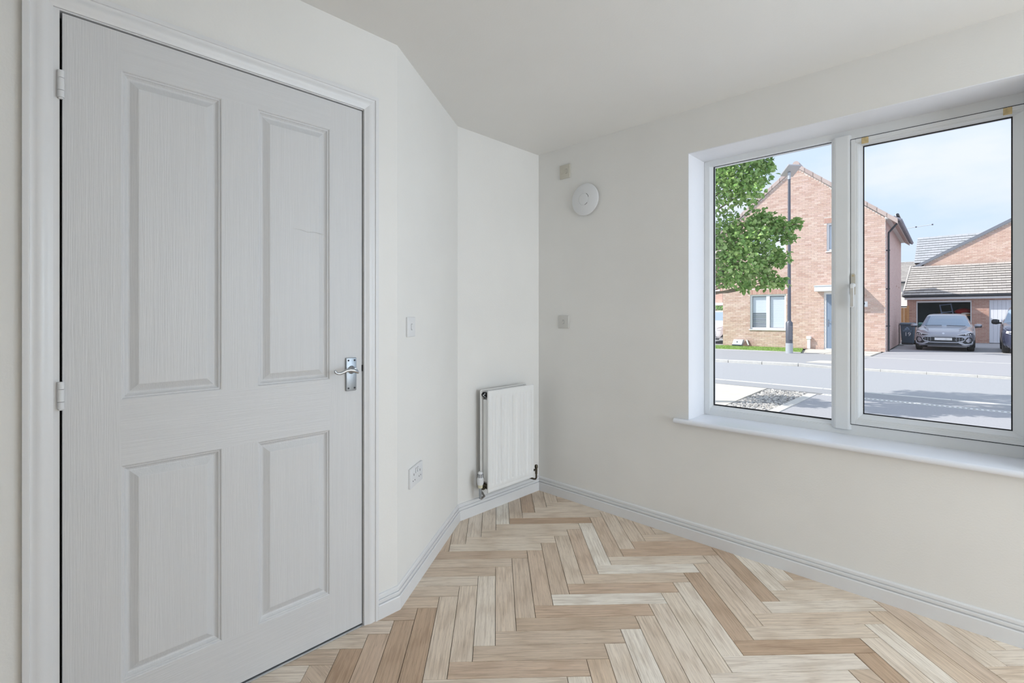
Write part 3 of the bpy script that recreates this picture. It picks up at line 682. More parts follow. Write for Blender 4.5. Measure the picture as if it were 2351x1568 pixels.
# near garden: gravel bed, edging, cream paving
ground('paving_near', [(-8, .30), (-.55, .30), (-.70, 5.3), (-.80, 7.40), (-8, 7.2)], G, 'paving', 'cream paving beside the gravel bed', 'paving', .06)
MB().prism([(-8, 7.215), (-.80, 7.415), (-.80, 7.665), (-8, 7.665)], 'z', G-.06, G-.004).build('paving_strip', 'paving', kind='structure', label='cream paving strip beside the pavement', category='paving')
MB().prism([(-.545, .30), (-.06, .30), (-.06, 7.62), (-.79, 7.62), (-.695, 5.3)], 'z', G-.06, G-.035).build('gravel_bed', 'gravel_base', kind='structure', label='bed of mixed pebbles beside the driveway', category='gravel')
b = MB()
ico = [(0, 0, 1), (.89, 0, .45), (.28, .85, .45), (-.72, .53, .45), (-.72, -.53, .45), (.28, -.85, .45), (.72, .53, -.45), (-.28, .85, -.45), (-.89, 0, -.45), (-.28, -.85, -.45), (.72, -.53, -.45)]
icf = [(0, 1, 2), (0, 2, 3), (0, 3, 4), (0, 4, 5), (0, 5, 1), (1, 6, 2), (2, 7, 3), (3, 8, 4), (4, 9, 5), (5, 10, 1), (2, 6, 7), (3, 7, 8), (4, 8, 9), (5, 9, 10), (1, 10, 6)]
for k in range(3600):
    y = random.uniform(3.2, 7.6) if k > 600 else random.uniform(.5, 3.2)
    xl = -.55-.15*min(1, y/5.3)-(.085*max(0, (y-5.3)/2.3)); x = random.uniform(xl+.02, -.075)
    s_ = random.uniform(.013, .031); a = random.uniform(0, PI); ca, sa = math.cos(a), math.sin(a); fl = random.uniform(.55, .9); el = random.uniform(.7, 1)
    b.add([(x+s_*(p[0]*ca-p[1]*el*sa), y+s_*(p[0]*sa+p[1]*el*ca), G-.030+random.uniform(0, .02)+s_*p[2]*fl) for p in ico], icf)
b.build('pebbles', 'pebbles', bpy.data.objects['gravel_bed'], kind='stuff')
ed = struct('edging_near', 'pale concrete edging between gravel bed and driveway', 'edging')
for k in range(8):
    y0 = .31+k*.915; y1 = min(7.44, y0+.905)
    MB().box(-.055+.0, y0, G-.06, .085, y1, G+.012).build('edging_stone', 'concrete_edge', ed, bevel=.006)
dr = struct('drain_channel', 'slotted drain channel across the near driveway', 'drain')
MB().box(.14, 7.445, G-.06, 14, 7.485, G+.003).box(.14, 7.565, G-.06, 14, 7.605, G+.003).build('channel_edge', 'drain_light', dr)
MB().box(.14, 7.487, G-.06, 14, 7.563, G-.028).build('channel_base', 'black_gap', dr)
b = MB()
for k in range(230): x = .15+k*.06; b.box(x, 7.485, G-.02, x+.028, 7.565, G+.001)
b.build('grating', 'drain_light', dr, kind='stuff')
MB().box(.14, 7.606, G-.06, 14, 7.679, G).build('drain_apron', 'tarmac_drive', kind='structure', label='tarmac apron between drain and pavement', category='driveway')
# front lawn and path of the brick house
lawn = MB().prism([(-12, 17.30), (-2.76, 18.33), (-3.30, 20.95), (-12, 20.6)], 'z', G-.05, G+.02).build('lawn', 'grass_soil', kind='structure', label='narrow green lawn in front of the brick house', category='lawn')
b = MB()
for k in range(9000):
    t = random.random(); x = -9+t*6.2 if k % 3 else -6.5+random.random()*3.6
    yl = 17.30+(x+12)*.1115; y = random.uniform(yl, 20.75)
    if x > -2.76-(y-18.33)*.206: continue
    h = random.uniform(.025, .055); a = random.uniform(0, PI); w = .006
    b.add([(x-w*math.cos(a), y-w*math.sin(a), G+.018), (x+w*math.cos(a), y+w*math.sin(a), G+.018), (x+random.uniform(-.02, .02), y+random.uniform(-.02, .02), G+.02+h)], [(0, 1, 2)])
b.build('grass_blades', 'grass', lawn, kind='stuff')
MB().sweep([(0, 0), (.05, 0), (.05, .05), (0, .05)], [((-12, 17.25, G-.02), (0, 1, 0), (0, 0, 1)), ((-2.76, 18.28, G-.02), (0, 1, 0), (0, 0, 1))]).build('lawn_edging', 'kerb_stone', lawn)
pa = struct('front_path', 'cream slab path leading to the blue front door', 'path')
for k, (x0, x1) in enumerate(((-2.66, -2.0), (-1.98, -1.30), (-1.28, -.62))):
    for j in range(4):
        y0 = 18.25+k*.06+j*.66; y1 = min(y0+.645, 20.85)
        sh_ = -.206*(y0-18.3) if k == 0 else 0
        MB().box(x0+sh_, y0, G-.03, x1, y1, G+.012).build('slab', 'paving', pa, bevel=.004)

# ------------------------------------------------------------------ brick walls and roofs
BM = {}
def brickmesh(mat):
    if mat not in BM: BM[mat] = MB().box(0, -.009, 0, .215, .02, .065).mesh('brick', mat)
    return BM[mat]
def brick_wall(parent, x0, x1, y, inside, openings, z0, z1, mat, nparts=0, key=None, stuffname='bricks'):
    """running bond on the plane y (facing -y) in the parent's space; inside(x,z) tells if a point lies in the wall outline"""
    full, cut = [], []
    for r_ in range(int(math.ceil((z1-z0)/.075))):
        z = z0+r_*.075+.005; off = .1125 if r_ % 2 else 0
        if z+.065 > z1+.03: break
        for c_ in range(-1, int((x1-x0)/.225)+2):
            a = x0+c_*.225-off+.005; e = a+.215
            segs = [(max(a, x0), min(e, x1))]
            for ox0, oz0, ox1, oz1 in openings:
                if z+.065 <= oz0+.005 or z >= oz1-.005: continue
                ns = []
                for p, q in segs:
                    if q <= ox0 or p >= ox1: ns.append((p, q)); continue
                    if p < ox0: ns.append((p, ox0))
                    if q > ox1: ns.append((ox1, q))
                segs = ns
            for p, q in segs:
                if q-p < .03: continue
                if not (inside(p, z+.06) and inside(q, z+.06)):
                    # shrink to outline
                    while q-p > .03 and not inside(p, z+.06): p += .02
                    while q-p > .03 and not inside(q, z+.06): q -= .02
                    if q-p < .04: continue
                (full if q-p > .2149 else cut).append((p, q, z))
    if key: full.sort(key=key)
    me = brickmesh(mat)
    for p, q, z in full[:nparts]: link('brick', me, parent, (p, y, z))
    b = MB()
    for p, q, z in full[nparts:]+cut: b.box(p, y-.009, z, q, y+.02, z+.065)
    if b.v: b.build(stuffname, mat, parent, kind='stuff')
def tiles(parent, x0, x1, p0, p1, mat, tw=.33, gauge=.335, nmax=0, name='roof_tile', half=True):
    """courses of flat tiles from eave p0=(y,z) up to p1=(y,z), between x0 and x1"""
    d = np.array(p1)-np.array(p0); Ln = np.linalg.norm(d); d /= Ln; ang = math.atan2(d[1], d[0])
    n = int(Ln/gauge)
    me = MB().box(.003, -.03, .012, tw-.003, gauge+.05, .028).mesh(name, mat)
    b = MB(); cnt = 0
    for r_ in range(n+1):
        base_ = np.array(p0)+d*gauge*r_; top = min(gauge+.05, Ln-gauge*r_)
        if top < .08: break
        off = (tw/2 if r_ % 2 and half else 0)
        for c_ in range(-1, int((x1-x0)/tw)+2):
            a = max(x0, x0+c_*tw-off); e = min(x1, x0+(c_+1)*tw-off)
            if e-a < .05: continue
            tilt = ang-.130
            if cnt < nmax:
                m_ = me if (e-a > tw-.001 and top > gauge+.049) else MB().box(.003, -.03, .012, e-a-.003, top, .028).mesh(name, mat)
                link(name, m_, parent, (a, base_[0]-.0*d[0], base_[1]+.046), (tilt, 0, 0)); cnt += 1
            else:
                ct, st_ = math.cos(tilt), math.sin(tilt)
                def T(x, y, z): return (x, base_[0]+y*ct-z*st_, base_[1]+.046+y*st_+z*ct)
                q = [T(x, y, z) for z in (.012, .028) for y in (-.03, top) for x in (a+.003, e-.003)]
                b.add(q, [(0, 2, 3, 1), (4, 5, 7, 6), (0, 1, 5, 4), (2, 6, 7, 3), (0, 4, 6, 2), (1, 3, 7, 5)])
    if b.v: b.build(name+'s', mat, parent, kind='stuff')
def text_mesh(name, body, size, mat, parent, loc, rot=(PI/2, 0, 0), ext=.002, shear=0):
    cu = bpy.data.curves.new(name, 'FONT'); cu.body = body; cu.size = size; cu.extrude = ext; cu.align_x = 'CENTER'; cu.align_y = 'CENTER'; cu.shear = shear
    o = bpy.data.objects.new(name+'_tmp', cu); COL.objects.link(o)
    dg = bpy.context.evaluated_depsgraph_get(); me = bpy.data.meshes.new_from_object(o.evaluated_get(dg)); bpy.data.objects.remove(o)
    me.materials.clear(); me.materials.append(MAT[mat])
    return link(name, me, parent, loc, rot)

# ------------------------------------------------------------------ brick house opposite
HR = onz(G, 2033, 808)
hs = thing('brick_house', 'two-storey red brick gabled house with blue front door across the road', 'house', tuple(HR), R(2.2))
HW, HD, HE, HA = 6.09, 8.3, 5.24, 7.76
hxc = -HW/2; sl = (HA-HE)/(HW/2)
def gable(x, z): return z <= HA-abs(x-hxc)*sl-.03 and -HW-.001 <= x <= .001
gw = (-4.90, .80, -3.44, 2.35); fw = (-1.94, 4.07, -1.14, 5.22); fw2 = (-4.90, 4.07, -3.44, 5.22); dw = (-2.03, .0, -1.05, 2.36)
# mortar core with holes: front skin split round the openings, plus side and rear walls
b = MB()
xs = sorted({-HW, 0, *[v for o_ in (gw, fw, fw2, dw) for v in (o_[0], o_[2])]})
zs = sorted({0, HE, *[v for o_ in (gw, fw, fw2, dw) for v in (o_[1], o_[3])]})
for i in range(len(xs)-1):
    for j in range(len(zs)-1):
        cx_, cz_ = (xs[i]+xs[i+1])/2, (zs[j]+zs[j+1])/2
        if any(o_[0] < cx_ < o_[2] and o_[1] < cz_ < o_[3] for o_ in (gw, fw, fw2, dw)): continue
        b.box(xs[i], 0, zs[j], xs[i+1], .12, zs[j+1])
b.prism([(-HW, HE), (0, HE), (hxc, HA)], 'y', 0, .12)
b.build('front_wall', 'mortar', hs)
MB().box(-.10, .12, 0, 0, HD, HE).build('side_wall', 'brick_side', hs)
MB().box(-HW, .12, 0, -HW+.10, HD, HE).build('side_wall', 'brick_side', hs)
MB().prism([(-HW+.1, 0), (-.1, 0), (-.1, HE), (hxc, HA-.1), (-HW+.1, HE)], 'y', HD-.12, HD).build('rear_wall', 'brick_far', hs)
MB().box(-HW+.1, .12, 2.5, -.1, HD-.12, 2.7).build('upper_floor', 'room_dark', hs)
brick_wall(hs, -HW, 0, 0, gable, [gw, fw, fw2, dw, (gw[0]-.11, gw[3], gw[2]+.11, gw[3]+.225), (fw[0]-.11, fw[3], fw[2]+.11, fw[3]+.225), (fw2[0]-.11, fw2[3], fw2[2]+.11, fw2[3]+.225)], 0, HA, 'brick', 300, key=lambda t: -t[0])
SM = MB().box(0, -.010, 0, .065, .02, .215).mesh('soldier_brick', 'brick_dark')
for o_ in (gw, fw, fw2):
    n = int(round((o_[2]-o_[0]+.20)/.075))
    for k in range(n): link('soldier_brick', SM, hs, (o_[0]-.10+k*.075+.005, 0, o_[3]+.005))
# side-wall bricks are too fine here: two air bricks
for px, py in ((2063, 661), (2069, 663)):
    y = 5.2 if px == 2063 else 6.6
    MB().box(-.002, y, 2.75, .012, y+.22, 2.82).build('air_brick', 'brick_dark', hs)
def house_window(o_, name, split=None, blind=False, parent=hs, yr=.06):
    x0, z0, x1, z1 = o_; w = link(name, None, parent); t = .075
    for q in ((x0, z0, x0+t, z1), (x1-t, z0, x1, z1), (x0+t, z1-t, x1-t, z1), (x0+t, z0, x1-t, z0+t)): MB().box(q[0], yr, q[1], q[2], yr+.06, q[3]).build('frame', 'white_trim', w)
    lights = [(x0+t, x1-t)]
    if split: MB().box(split-.07, yr-.005, z0+t, split+.07, yr+.06, z1-t).build('mullion', 'white_trim', w); lights = [(x0+t, split-.07), (split+.07, x1-t)]
    for a, c in lights: MB().box(a, yr+.03, z0+t, c, yr+.036, z1-t).build('pane', 'house_glass', w)
    MB().box(x0-.04, -.05, z0-.045, x1+.04, yr, z0).build('sill', 'white_trim', w)
    if blind:
        bl = link('blind', None, w)
        n = int((z1-z0-2*t)/.036)
        for a, c in lights:
            for k in range(n):
                z = z0+t+.01+k*.036; opened = (a < x0+.2 and k < n*.46)
                h = .013 if opened else .034
                MB().box(a+.005, yr+.09, z, c-.005, yr+.094, z+h).build('slat', 'blind', bl)
    else: MB().box(x0+t, yr+.10, z0+t, x1-t, yr+.11, z1-t).build('curtain', 'blind', w)
    return w
house_window(gw, 'ground_window', -4.17, True); house_window(fw, 'stair_window'); house_window(fw2, 'bedroom_window', -4.17)
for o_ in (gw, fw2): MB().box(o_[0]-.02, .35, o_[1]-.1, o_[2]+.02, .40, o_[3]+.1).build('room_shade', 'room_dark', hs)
# front door
fd = link('front_door', None, hs)
for q in ((dw[0], 0, dw[0]+.07, dw[3]), (dw[2]-.07, 0, dw[2], dw[3]), (dw[0]+.07, dw[3]-.07, dw[2]-.07, dw[3])): MB().box(q[0], .03, q[1], q[2], .11, q[3]).build('frame', 'white_trim', fd)
MB().box(dw[0]+.07, .055, .05, dw[2]-.07, .10, dw[3]-.07).build('door_leaf', 'door_blue', fd)
MB().box(dw[0]+.07, .02, 0, dw[2]-.07, .11, .05).build('threshold', 'white_trim', fd)
h_ = MB().box(dw[0]+.11, .035, .98, dw[0]+.145, .056, 1.26).build('handle_plate', 'chrome', fd)
MB().tube([(dw[0]+.128, .03, 1.15), (dw[0]+.135, .0, 1.15), (dw[0]+.26, .0, 1.15)], .011, 8).build('handle_lever', 'chrome', h_)
cn = link('door_canopy', None, hs)
MB().box(-2.28, -.59, 2.40, -.80, 0, 2.60).build('canopy_body', 'white_trim', cn, bevel=.01)
MB().prism([(-.61, 2.60), (0, 2.60), (0, 2.68), (-.61, 2.63)], 'x', -2.30, -.78).build('canopy_top', 'door_grey_canopy', cn)
pq = MB().box(-.93, -.022, 1.755, -.56, -.009, 1.965).build('number_plaque', 'plaque', hs)
text_mesh('numerals', '19', .21, 'letter_black', pq, (-.745, -.023, 1.855))
# roof: slabs, verge caps, ridge, eave tiles
ov = .30; ext = .34
er = (ext, HE-ext*sl+.10); 
for sg in (-1, 1):
    def X(v): return hxc+sg*v
    hwid = HW/2+ext; zt = HA+.12; zb = zt-hwid*sl
    MB().prism([(X(0), zt), (X(hwid), zb), (X(hwid), zb-.10), (X(0), zt-.10)], 'y', -.02, HD+.1).build('roof_slope', 'tile_brown', hs)
    # cloaked verge caps
    nV = 11
    Ls = math.hypot(hwid, hwid*sl)
    for k in range(nV):
        a, e = k/nV, (k+1)/nV
        def Q(t, dz): return (X(hwid*t), zt-hwid*sl*t+dz)
        MB().prism([Q(a-.004, .045), Q(e+.012, .065), Q(e+.012, -.13), Q(a-.004, -.13)], 'y', -.085, .10).build('verge_cap', 'tile_brown', hs, bevel=.012)
    MB().prism([(X(.02), HA-.02), (X(HW/2+.02), HE-.04), (X(HW/2+.02), HE-.01+.07), (X(.02), HA+.06)], 'y', -.05, .0).build('verge_undercloak', 'rain_black', hs)
    # box end, fascia, soffit, gutter
    MB().prism([(X(HW/2-.01), HE-.08), (X(HW/2+ext-.02), HE-.08), (X(HW/2+ext-.02), HE-ext*sl+.20), (X(HW/2-.01), HE+.10)], 'y', -.06, -.01).build('eaves_box_end', 'white_trim', hs)
    MB().box(min(X(HW/2), X(HW/2+ext-.04)), -.01, HE-.10, max(X(HW/2), X(HW/2+ext-.04)), HD+.05, HE-.08).build('soffit', 'soffit', hs)
    MB().box(min(X(HW/2+ext-.04), X(HW/2+ext-.015)), -.01, HE-.10, max(X(HW/2+ext-.04), X(HW/2+ext-.015)), HD+.05, HE+.07).build('fascia', 'white_trim', hs)
    MB().tube([(X(HW/2+ext+.03), -.06, HE+.02), (X(HW/2+ext+.03), HD+.08, HE+.02)], .050, 10).build('gutter', 'rain_black', hs, smooth=50)
    ET = MB().tube([(X(hwid-.10)+.0, 0, 0), (X(hwid-.02)+sg*.16, 0, -.19*sl)], .120, 8, flat=.5).mesh('eave_tile', 'tile_eave', 60)
    for k in range(25): link('eave_tile', ET, hs, (0, .05+k*.335, zb+.12))
RM = MB().tube([(0, 0, 0), (0, .44, 0)], .13, 12).mesh('ridge_tile', 'tile_brown', 60)
for k in range(19): link('ridge_tile', RM, hs, (hxc, -.10+k*.445, HA+.12))
# downpipe
dp = link('downpipe', None, hs)
MB().tube([(ext+.045, .22, HE+.02), (ext+.045, .22, HE-.22), (ext-.02, .22, HE-.30), (.16, .22, HE-.50), (.085, .22, HE-.60), (.08, .22, HE-.75), (.08, .22, .02)], .036, 10).build('pipe', 'rain_black', dp, smooth=50)
for z in (3.95, 2.45, 1.0): MB().box(-.0, .17, z-.02, .125, .27, z+.02).build('pipe_clip', 'rain_black', dp)
# aerial behind the roof
ae = link('aerial', None, hs)
MB().tube([(-.05, 7.2, 5.2), (-.05, 7.2, 5.75)], .02, 6).build('mast', 'lamp_metal_light', ae)
MB().tube([(-.10, 7.2, 5.68), (1.25, 6.9, 5.74)], .014, 6).build('boom', 'lamp_metal_light', ae)
for t in (.55, 1.0): MB().box(-.10+1.35*t-.03, 7.17-.3*t, 5.68+.06*t-.03, -.10+1.35*t+.03, 7.23-.3*t, 5.68+.06*t+.03).build('element', 'lamp_metal', ae)

def hworld(x, y, z): c, s_ = math.cos(R(2.2)), math.sin(R(2.2)); return (HR[0]+x*c-y*s_, HR[1]+x*s_+y*c, HR[2]+z)
# meter box and vent stub on the lawn
mb = thing('gas_meter_box', 'grey half-buried gas meter box with open lid on the lawn', 'meter box', hworld(-5.30, -.30, .02))
MB().prism([(-.10, 0), (.24, 0), (.24, .30), (.08, .30), (-.10, .10)], 'x', -.25, .17).build('body', 'meter_grey', mb, bevel=.012)
MB().box(-.25, -.13, .02, .17, -.10, .07).build('base_rim', 'rain_black', mb)
MB().lathe([(0, 0), (.03, 0), (.03, .012), (0, .014)], 12, (-.06, -.02, .19), (0, -.77, .63)).build('lock_knob', 'rain_black', mb)
MB().prism([(.17, 0), (.55, 0), (.42, .26), (.34, .30)], 'y', -.06, .10).build('open_lid', 'meter_brown', mb)
MB().prism([(.33, .30), (.40, .30), (.47, .08), (.43, .06)], 'y', -.085, -.061).build('lid_edge', 'white_trim', mb)
vs_ = thing('vent_pipe', 'short white vent pipe at the foot of the brick house', 'pipe', hworld(-2.56, -.10, .02))
MB().box(-.055, -.05, 0, .055, .05, .42).build('casing', 'white_trim', vs_, bevel=.012); MB().box(-.085, -.07, .40, .085, .07, .52).build('cap', 'white_trim', vs_, bevel=.012)

# ------------------------------------------------------------------ street lamp
Lp = onz(G, 1812, 811)
sl_ = thing('street_lamp', 'tall dark street lamp post with flat tilted head', 'street lamp', tuple(Lp))
MB().tube([(0, 0, 0), (0, 0, .38)], .125, 16).build('base_sleeve', 'lamp_metal_light', sl_, smooth=50)
MB().tube([(0, 0, .38), (0, 0, 1.14), (0, 0, 1.21)], [.118, .118, .065], 16).build('base_column', 'lamp_metal', sl_, smooth=50)
MB().box(.03, -.135, .50, .13, -.03, 1.02).build('access_door', 'lamp_metal', sl_, bevel=.01)
MB().tube([(0, 0, 1.20), (0, 0, 6.55)], [.062, .045], 12).build('pole', 'lamp_metal', sl_, smooth=50)
MB().tube([(0, 0, 6.50), (0, 0, 6.75)], .055, 12).build('collar', 'lamp_metal_light', sl_, smooth=50)
hd_ = MB().box(-.24, -.34, -.035, .24, .26, .035).build('head', 'lamp_head', sl_, bevel=.02, smooth=40, loc=(.02, .02, 6.80), rot=(R(-26), R(4), R(44)))

# ------------------------------------------------------------------ tree in front of the window
TR = np.array([-1.42, 5.12, G])
tree = thing('street_tree', 'bright green broadleaf tree in front of the left pane', 'tree', tuple(TR))
MB().tube([(0, 0, 0), (.02, .0, .9), (.0, .03, 2.0), (.06, 0, 3.2), (.0, 0, 4.6), (.05, 0, 5.6)], [.10, .085, .075, .06, .04, .015], 10).build('trunk', 'bark', tree, smooth=50)
blobs = []
for px, py, rp, dz in ((1700, 395, 48, 0), (1742, 398, 34, .1), (1664, 432, 52, .0), (1758, 372, 20, .1), (1712, 440, 40, -.1), (1690, 335, 60, 0), (1650, 380, 40, .2), (1745, 340, 30, .2),
                       (1662, 525, 44, .2), (1716, 545, 50, 0), (1765, 522, 36, .1), (1742, 500, 26, .1), (1800, 522, 24, 0), (1828, 514, 11, 0), (1812, 545, 16, 0), (1655, 590, 44, .1), (1700, 600, 46, -.1),
                       (1756, 585, 36, .0), (1792, 595, 22, .0), (1690, 640, 30, 0), (1738, 632, 32, .1), (1768, 645, 22, .1), (1792, 648, 14, .1), (1712, 660, 12, 0), (1650, 640, 22, .2)):
    zc_ = 7.35+dz*1.2
    d = ray(px, py); p = CAM+d*zc_
    blobs.append((p-TR, rp*zc_/F))
for k in range(34):   # the part of the crown hidden by the wall
    a = random.uniform(0, 2*PI); r_ = 1.25*math.sqrt(random.random()); z = random.uniform(2.3, 6.2); r_ *= 1.15-abs(z-3.9)/4.2
    p = np.array([r_*math.cos(a)-.25, r_*math.sin(a)+.1, z]); q = proj(p+TR)
    if q[0] > 1610 and q[1] > 330: continue
    blobs.append((p, random.uniform(.28, .42)))
lf = MB()
for c_, r_ in blobs:
    n = int(3000*r_**1.7)+14
    for k in range(n):
        v = rng.normal(size=3); v /= np.linalg.norm(v); rad_ = r_*(rng.random()**.42)
        p = c_+v*rad_*np.array([1, 1, .92])
        L_ = random.uniform(.045, .085); wd = L_*.40
        d1 = Vector(v*.6+rng.normal(size=3)*.7+np.array([0, 0, -.25])).normalized(); up = Vector(rng.normal(size=3)*.55+np.array([0, 0, 1.0])); s1 = d1.cross(up).normalized(); n1 = s1.cross(d1)
        P = Vector(p)
        lf.add([P, P+d1*L_*.35+s1*wd+n1*.012, P+d1*L_*.75+s1*wd*.72+n1*.010, P+d1*L_, P+d1*L_*.75-s1*wd*.72+n1*.010, P+d1*L_*.35-s1*wd+n1*.012, P+d1*L_*.5], [(0, 1, 6), (1, 2, 6), (2, 3, 6), (3, 4, 6), (4, 5, 6), (5, 0, 6)])
lf.build('foliage', 'leaf', tree, kind='stuff')
for c_, r_ in blobs[:25:1]+blobs[25::3]:
    t_ = max(1.75, min(4.7, c_[2]-.38)); a = np.array([.02, 0, t_]); m_ = (a+c_)/2+np.array([0, 0, -.06])
    MB().tube([a, m_, c_], [.028, .016, .006], 6).build('branch', 'bark', tree, smooth=60)

# ------------------------------------------------------------------ garage block
GY0 = 32.2
ga = thing('garage_block', 'brick double garage with pale tiled roof, left door open', 'garage', (0, GY0, G))
gL, gR_, gE = -.84, 7.6, 2.36
d1 = (-.45, 0, 1.772, 2.20); d2 = (2.42, 0, 4.65, 2.20)
b = MB()
for x0, x1, z0, z1 in ((gL, d1[0], 0, gE), (d1[2], d2[0], 0, gE), (d2[2], gR_, 0, gE), (d1[0], d1[2], 2.20, gE), (d2[0], d2[2], 2.20, gE)): b.box(x0, 0, z0, x1, .12, z1)
b.build('front_wall', 'mortar_pale', ga)
brick_wall(ga, gL, gR_, 0, lambda x, z: z <= gE, [d1, d2, (d1[0], 2.2, d1[2], gE-.06), (d2[0], 2.2, d2[2], gE-.06)], 0, gE, 'brick_dark', 300, key=lambda t: abs(t[0]-1.5))
SM2 = MB().box(0, -.010, 0, .215, .02, .06).mesh('lintel_brick', 'brick_dark')
for d_ in (d1, d2):
    for k in range(10): link('lintel_brick', SM2, ga, (d_[0]+k*.2225+.003, 0, 2.205))
MB().box(gL, .12, 0, gL+.1, 3.7, gE).build('side_wall', 'brick_far', ga)
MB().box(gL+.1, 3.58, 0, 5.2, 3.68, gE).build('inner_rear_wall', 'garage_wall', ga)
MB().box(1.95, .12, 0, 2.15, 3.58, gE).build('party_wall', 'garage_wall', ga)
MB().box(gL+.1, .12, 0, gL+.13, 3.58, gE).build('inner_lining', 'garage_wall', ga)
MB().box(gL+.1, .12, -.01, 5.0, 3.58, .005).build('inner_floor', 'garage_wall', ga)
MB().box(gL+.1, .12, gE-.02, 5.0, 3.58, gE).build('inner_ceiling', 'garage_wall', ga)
of = link('open_door_frame', None, ga)
for q in ((d1[0], 0, d1[0]+.05, 2.12), (d1[2]-.05, 0, d1[2], 2.12), (d1[0], 2.12, d1[2], 2.20)): MB().box(q[0], .02, q[1], q[2], .10, q[3]).build('frame_bar', 'white_trim', of)
cd = link('closed_door', None, ga)
for k in range(15): MB().box(d2[0]+.01+k*.1487, .04, .03, d2[0]+.01+k*.1487+.142, .06, 2.19).build('door_rib', 'roller_white', cd)
MB().box(d2[0], .061, .02, d2[2], .08, 2.2).build('door_back', 'roller_white', cd)
pr0, pr1 = (-.38, gE+.12), (3.75, 4.38)
MB().prism([(pr0[0], pr0[1]), (pr1[0], pr1[1]), (pr1[0], pr1[1]-.09), (pr0[0], pr0[1]-.09)], 'x', gL-.10, gR_).build('roof_deck', 'tile_under', ga)
tiles(ga, gL-.13, gR_, pr0, (pr1[0]-.02, pr1[1]-.01), 'tile_grey', .335, .345, 300)
for k in range(12):
    t0, t1 = k/12, (k+1)/12
    y0, z0, y1, z1 = pr0[0]+(pr1[0]-pr0[0])*t0, pr0[1]+(pr1[1]-pr0[1])*t0, pr0[0]+(pr1[0]-pr0[0])*t1, pr0[1]+(pr1[1]-pr0[1])*t1
    MB().prism([(y0, z0-.05), (y1, z1-.05), (y1, z1+.085), (y0, z0+.085)], 'x', gL-.20, gL-.135).build('verge_cap', 'tile_grey', ga)
MB().box(gL-.08, -.33, gE-.08, gR_, -.30, gE+.12).build('fascia', 'white_trim', ga)
MB().box(gL-.06, -.30, gE-.08, gR_, 0, gE-.06).build('soffit', 'soffit', ga)
MB().tube([(gL-.14, -.40, gE+.10), (gR_, -.40, gE+.10)], .055, 10).build('gutter', 'rain_black', ga, smooth=50)
# things in the garage
ld = thing('step_ladder', 'blue metal ladder leaning inside the open garage', 'ladder', (.53, GY0+1.0, G))
LA, LB = Vector((.27, 0, 0)), Vector((-.08, .55, 2.02))
ldx = Vector((.46, 0, .06))
MB().tube([LA, LB], .028, 8).build('rail', 'ladder_blue', ld); MB().tube([LA+ldx, LB+ldx], .028, 8).build('rail', 'ladder_blue', ld)
for t in (.2, .4, .6, .78, .985): MB().tube([LA.lerp(LB, t), LA.lerp(LB, t)+ldx], .026, 8).build('rung', 'ladder_blue', ld)
sh_ = thing('garage_shelf', 'shelf unit along the right inside wall of the open garage', 'shelf', (1.56, GY0+.62, G))
MB().box(-.22, -.35, 1.40, .22, .75, 1.44).build('shelf_board', 'timber', sh_)
for x in (-.2, .2):
    for y in (-.33, .73): MB().box(x-.02, y-.02, 0, x+.02, y+.02, 1.40).build('post', 'timber', sh_)
MB().box(-.22, -.35, .7, .22, .75, .74).build('shelf_board', 'timber', sh_)
def blob(name, label, cat, loc, rx, ry, rz, mat, seed=0, amp=.08):
    rs = np.random.default_rng(seed); b = MB(); vs = []; n, m_ = 14, 10
    ph = rs.uniform(0, 6, 6)
    for i in range(m_+1):
        t = PI*i/m_
        for k in range(n):
            a = 2*PI*k/n; q = 1+amp*(math.sin(3*a+ph[0])*math.sin(2*t+ph[1])+math.sin(5*a+ph[2])*.5*math.sin(4*t+ph[3]))
            vs.append((rx*q*math.sin(t)*math.cos(a), ry*q*math.sin(t)*math.sin(a), rz+rz*math.cos(t)*q))
    b.add(vs, [(i*n+k, i*n+(k+1) % n, (i+1)*n+(k+1) % n, (i+1)*n+k) for i in range(m_) for k in range(n)])
    o = b.build(name, mat, None, smooth=60, loc=loc, label=label, category=cat); return o
blob('storage_bag', 'dark red slumped fabric bag on the garage shelf', 'bag', (1.46, GY0+1.0, G+1.46), .36, .36, .17, 'red_fabric', 2)
blob('cushion', 'cream cushion on the garage shelf beside the red bag', 'cushion', (1.55, GY0+.44, G+1.446), .20, .15, .065, 'cream_fabric', 3, .03)
blob('wrapped_bundle', 'pale wrapped bundle standing on the garage floor before the shelf', 'bundle', (1.55, GY0+.14, G+.006), .11, .09, .62, 'plastic_grey', 5, .04)
tk = thing('storage_crate', 'dark plastic storage crate on the garage floor behind the ladder', 'crate', (.45, GY0+3.15, G+.005))
MB().prism([(-.38, 0), (.38, 0), (.42, 1.28), (-.42, 1.28)], 'y', -.3, .3).build('tub', 'bin_grey', tk, bevel=.02); MB().box(-.45, -.34, 1.28, .45, .34, 1.34).build('lid', 'bin_green', tk, bevel=.015)
blob('rolled_blanket', 'beige rolled blanket on top of the storage crate', 'blanket', (.50, GY0+3.15, G+1.36), .22, .24, .15, 'beige_fabric', 7, .05)

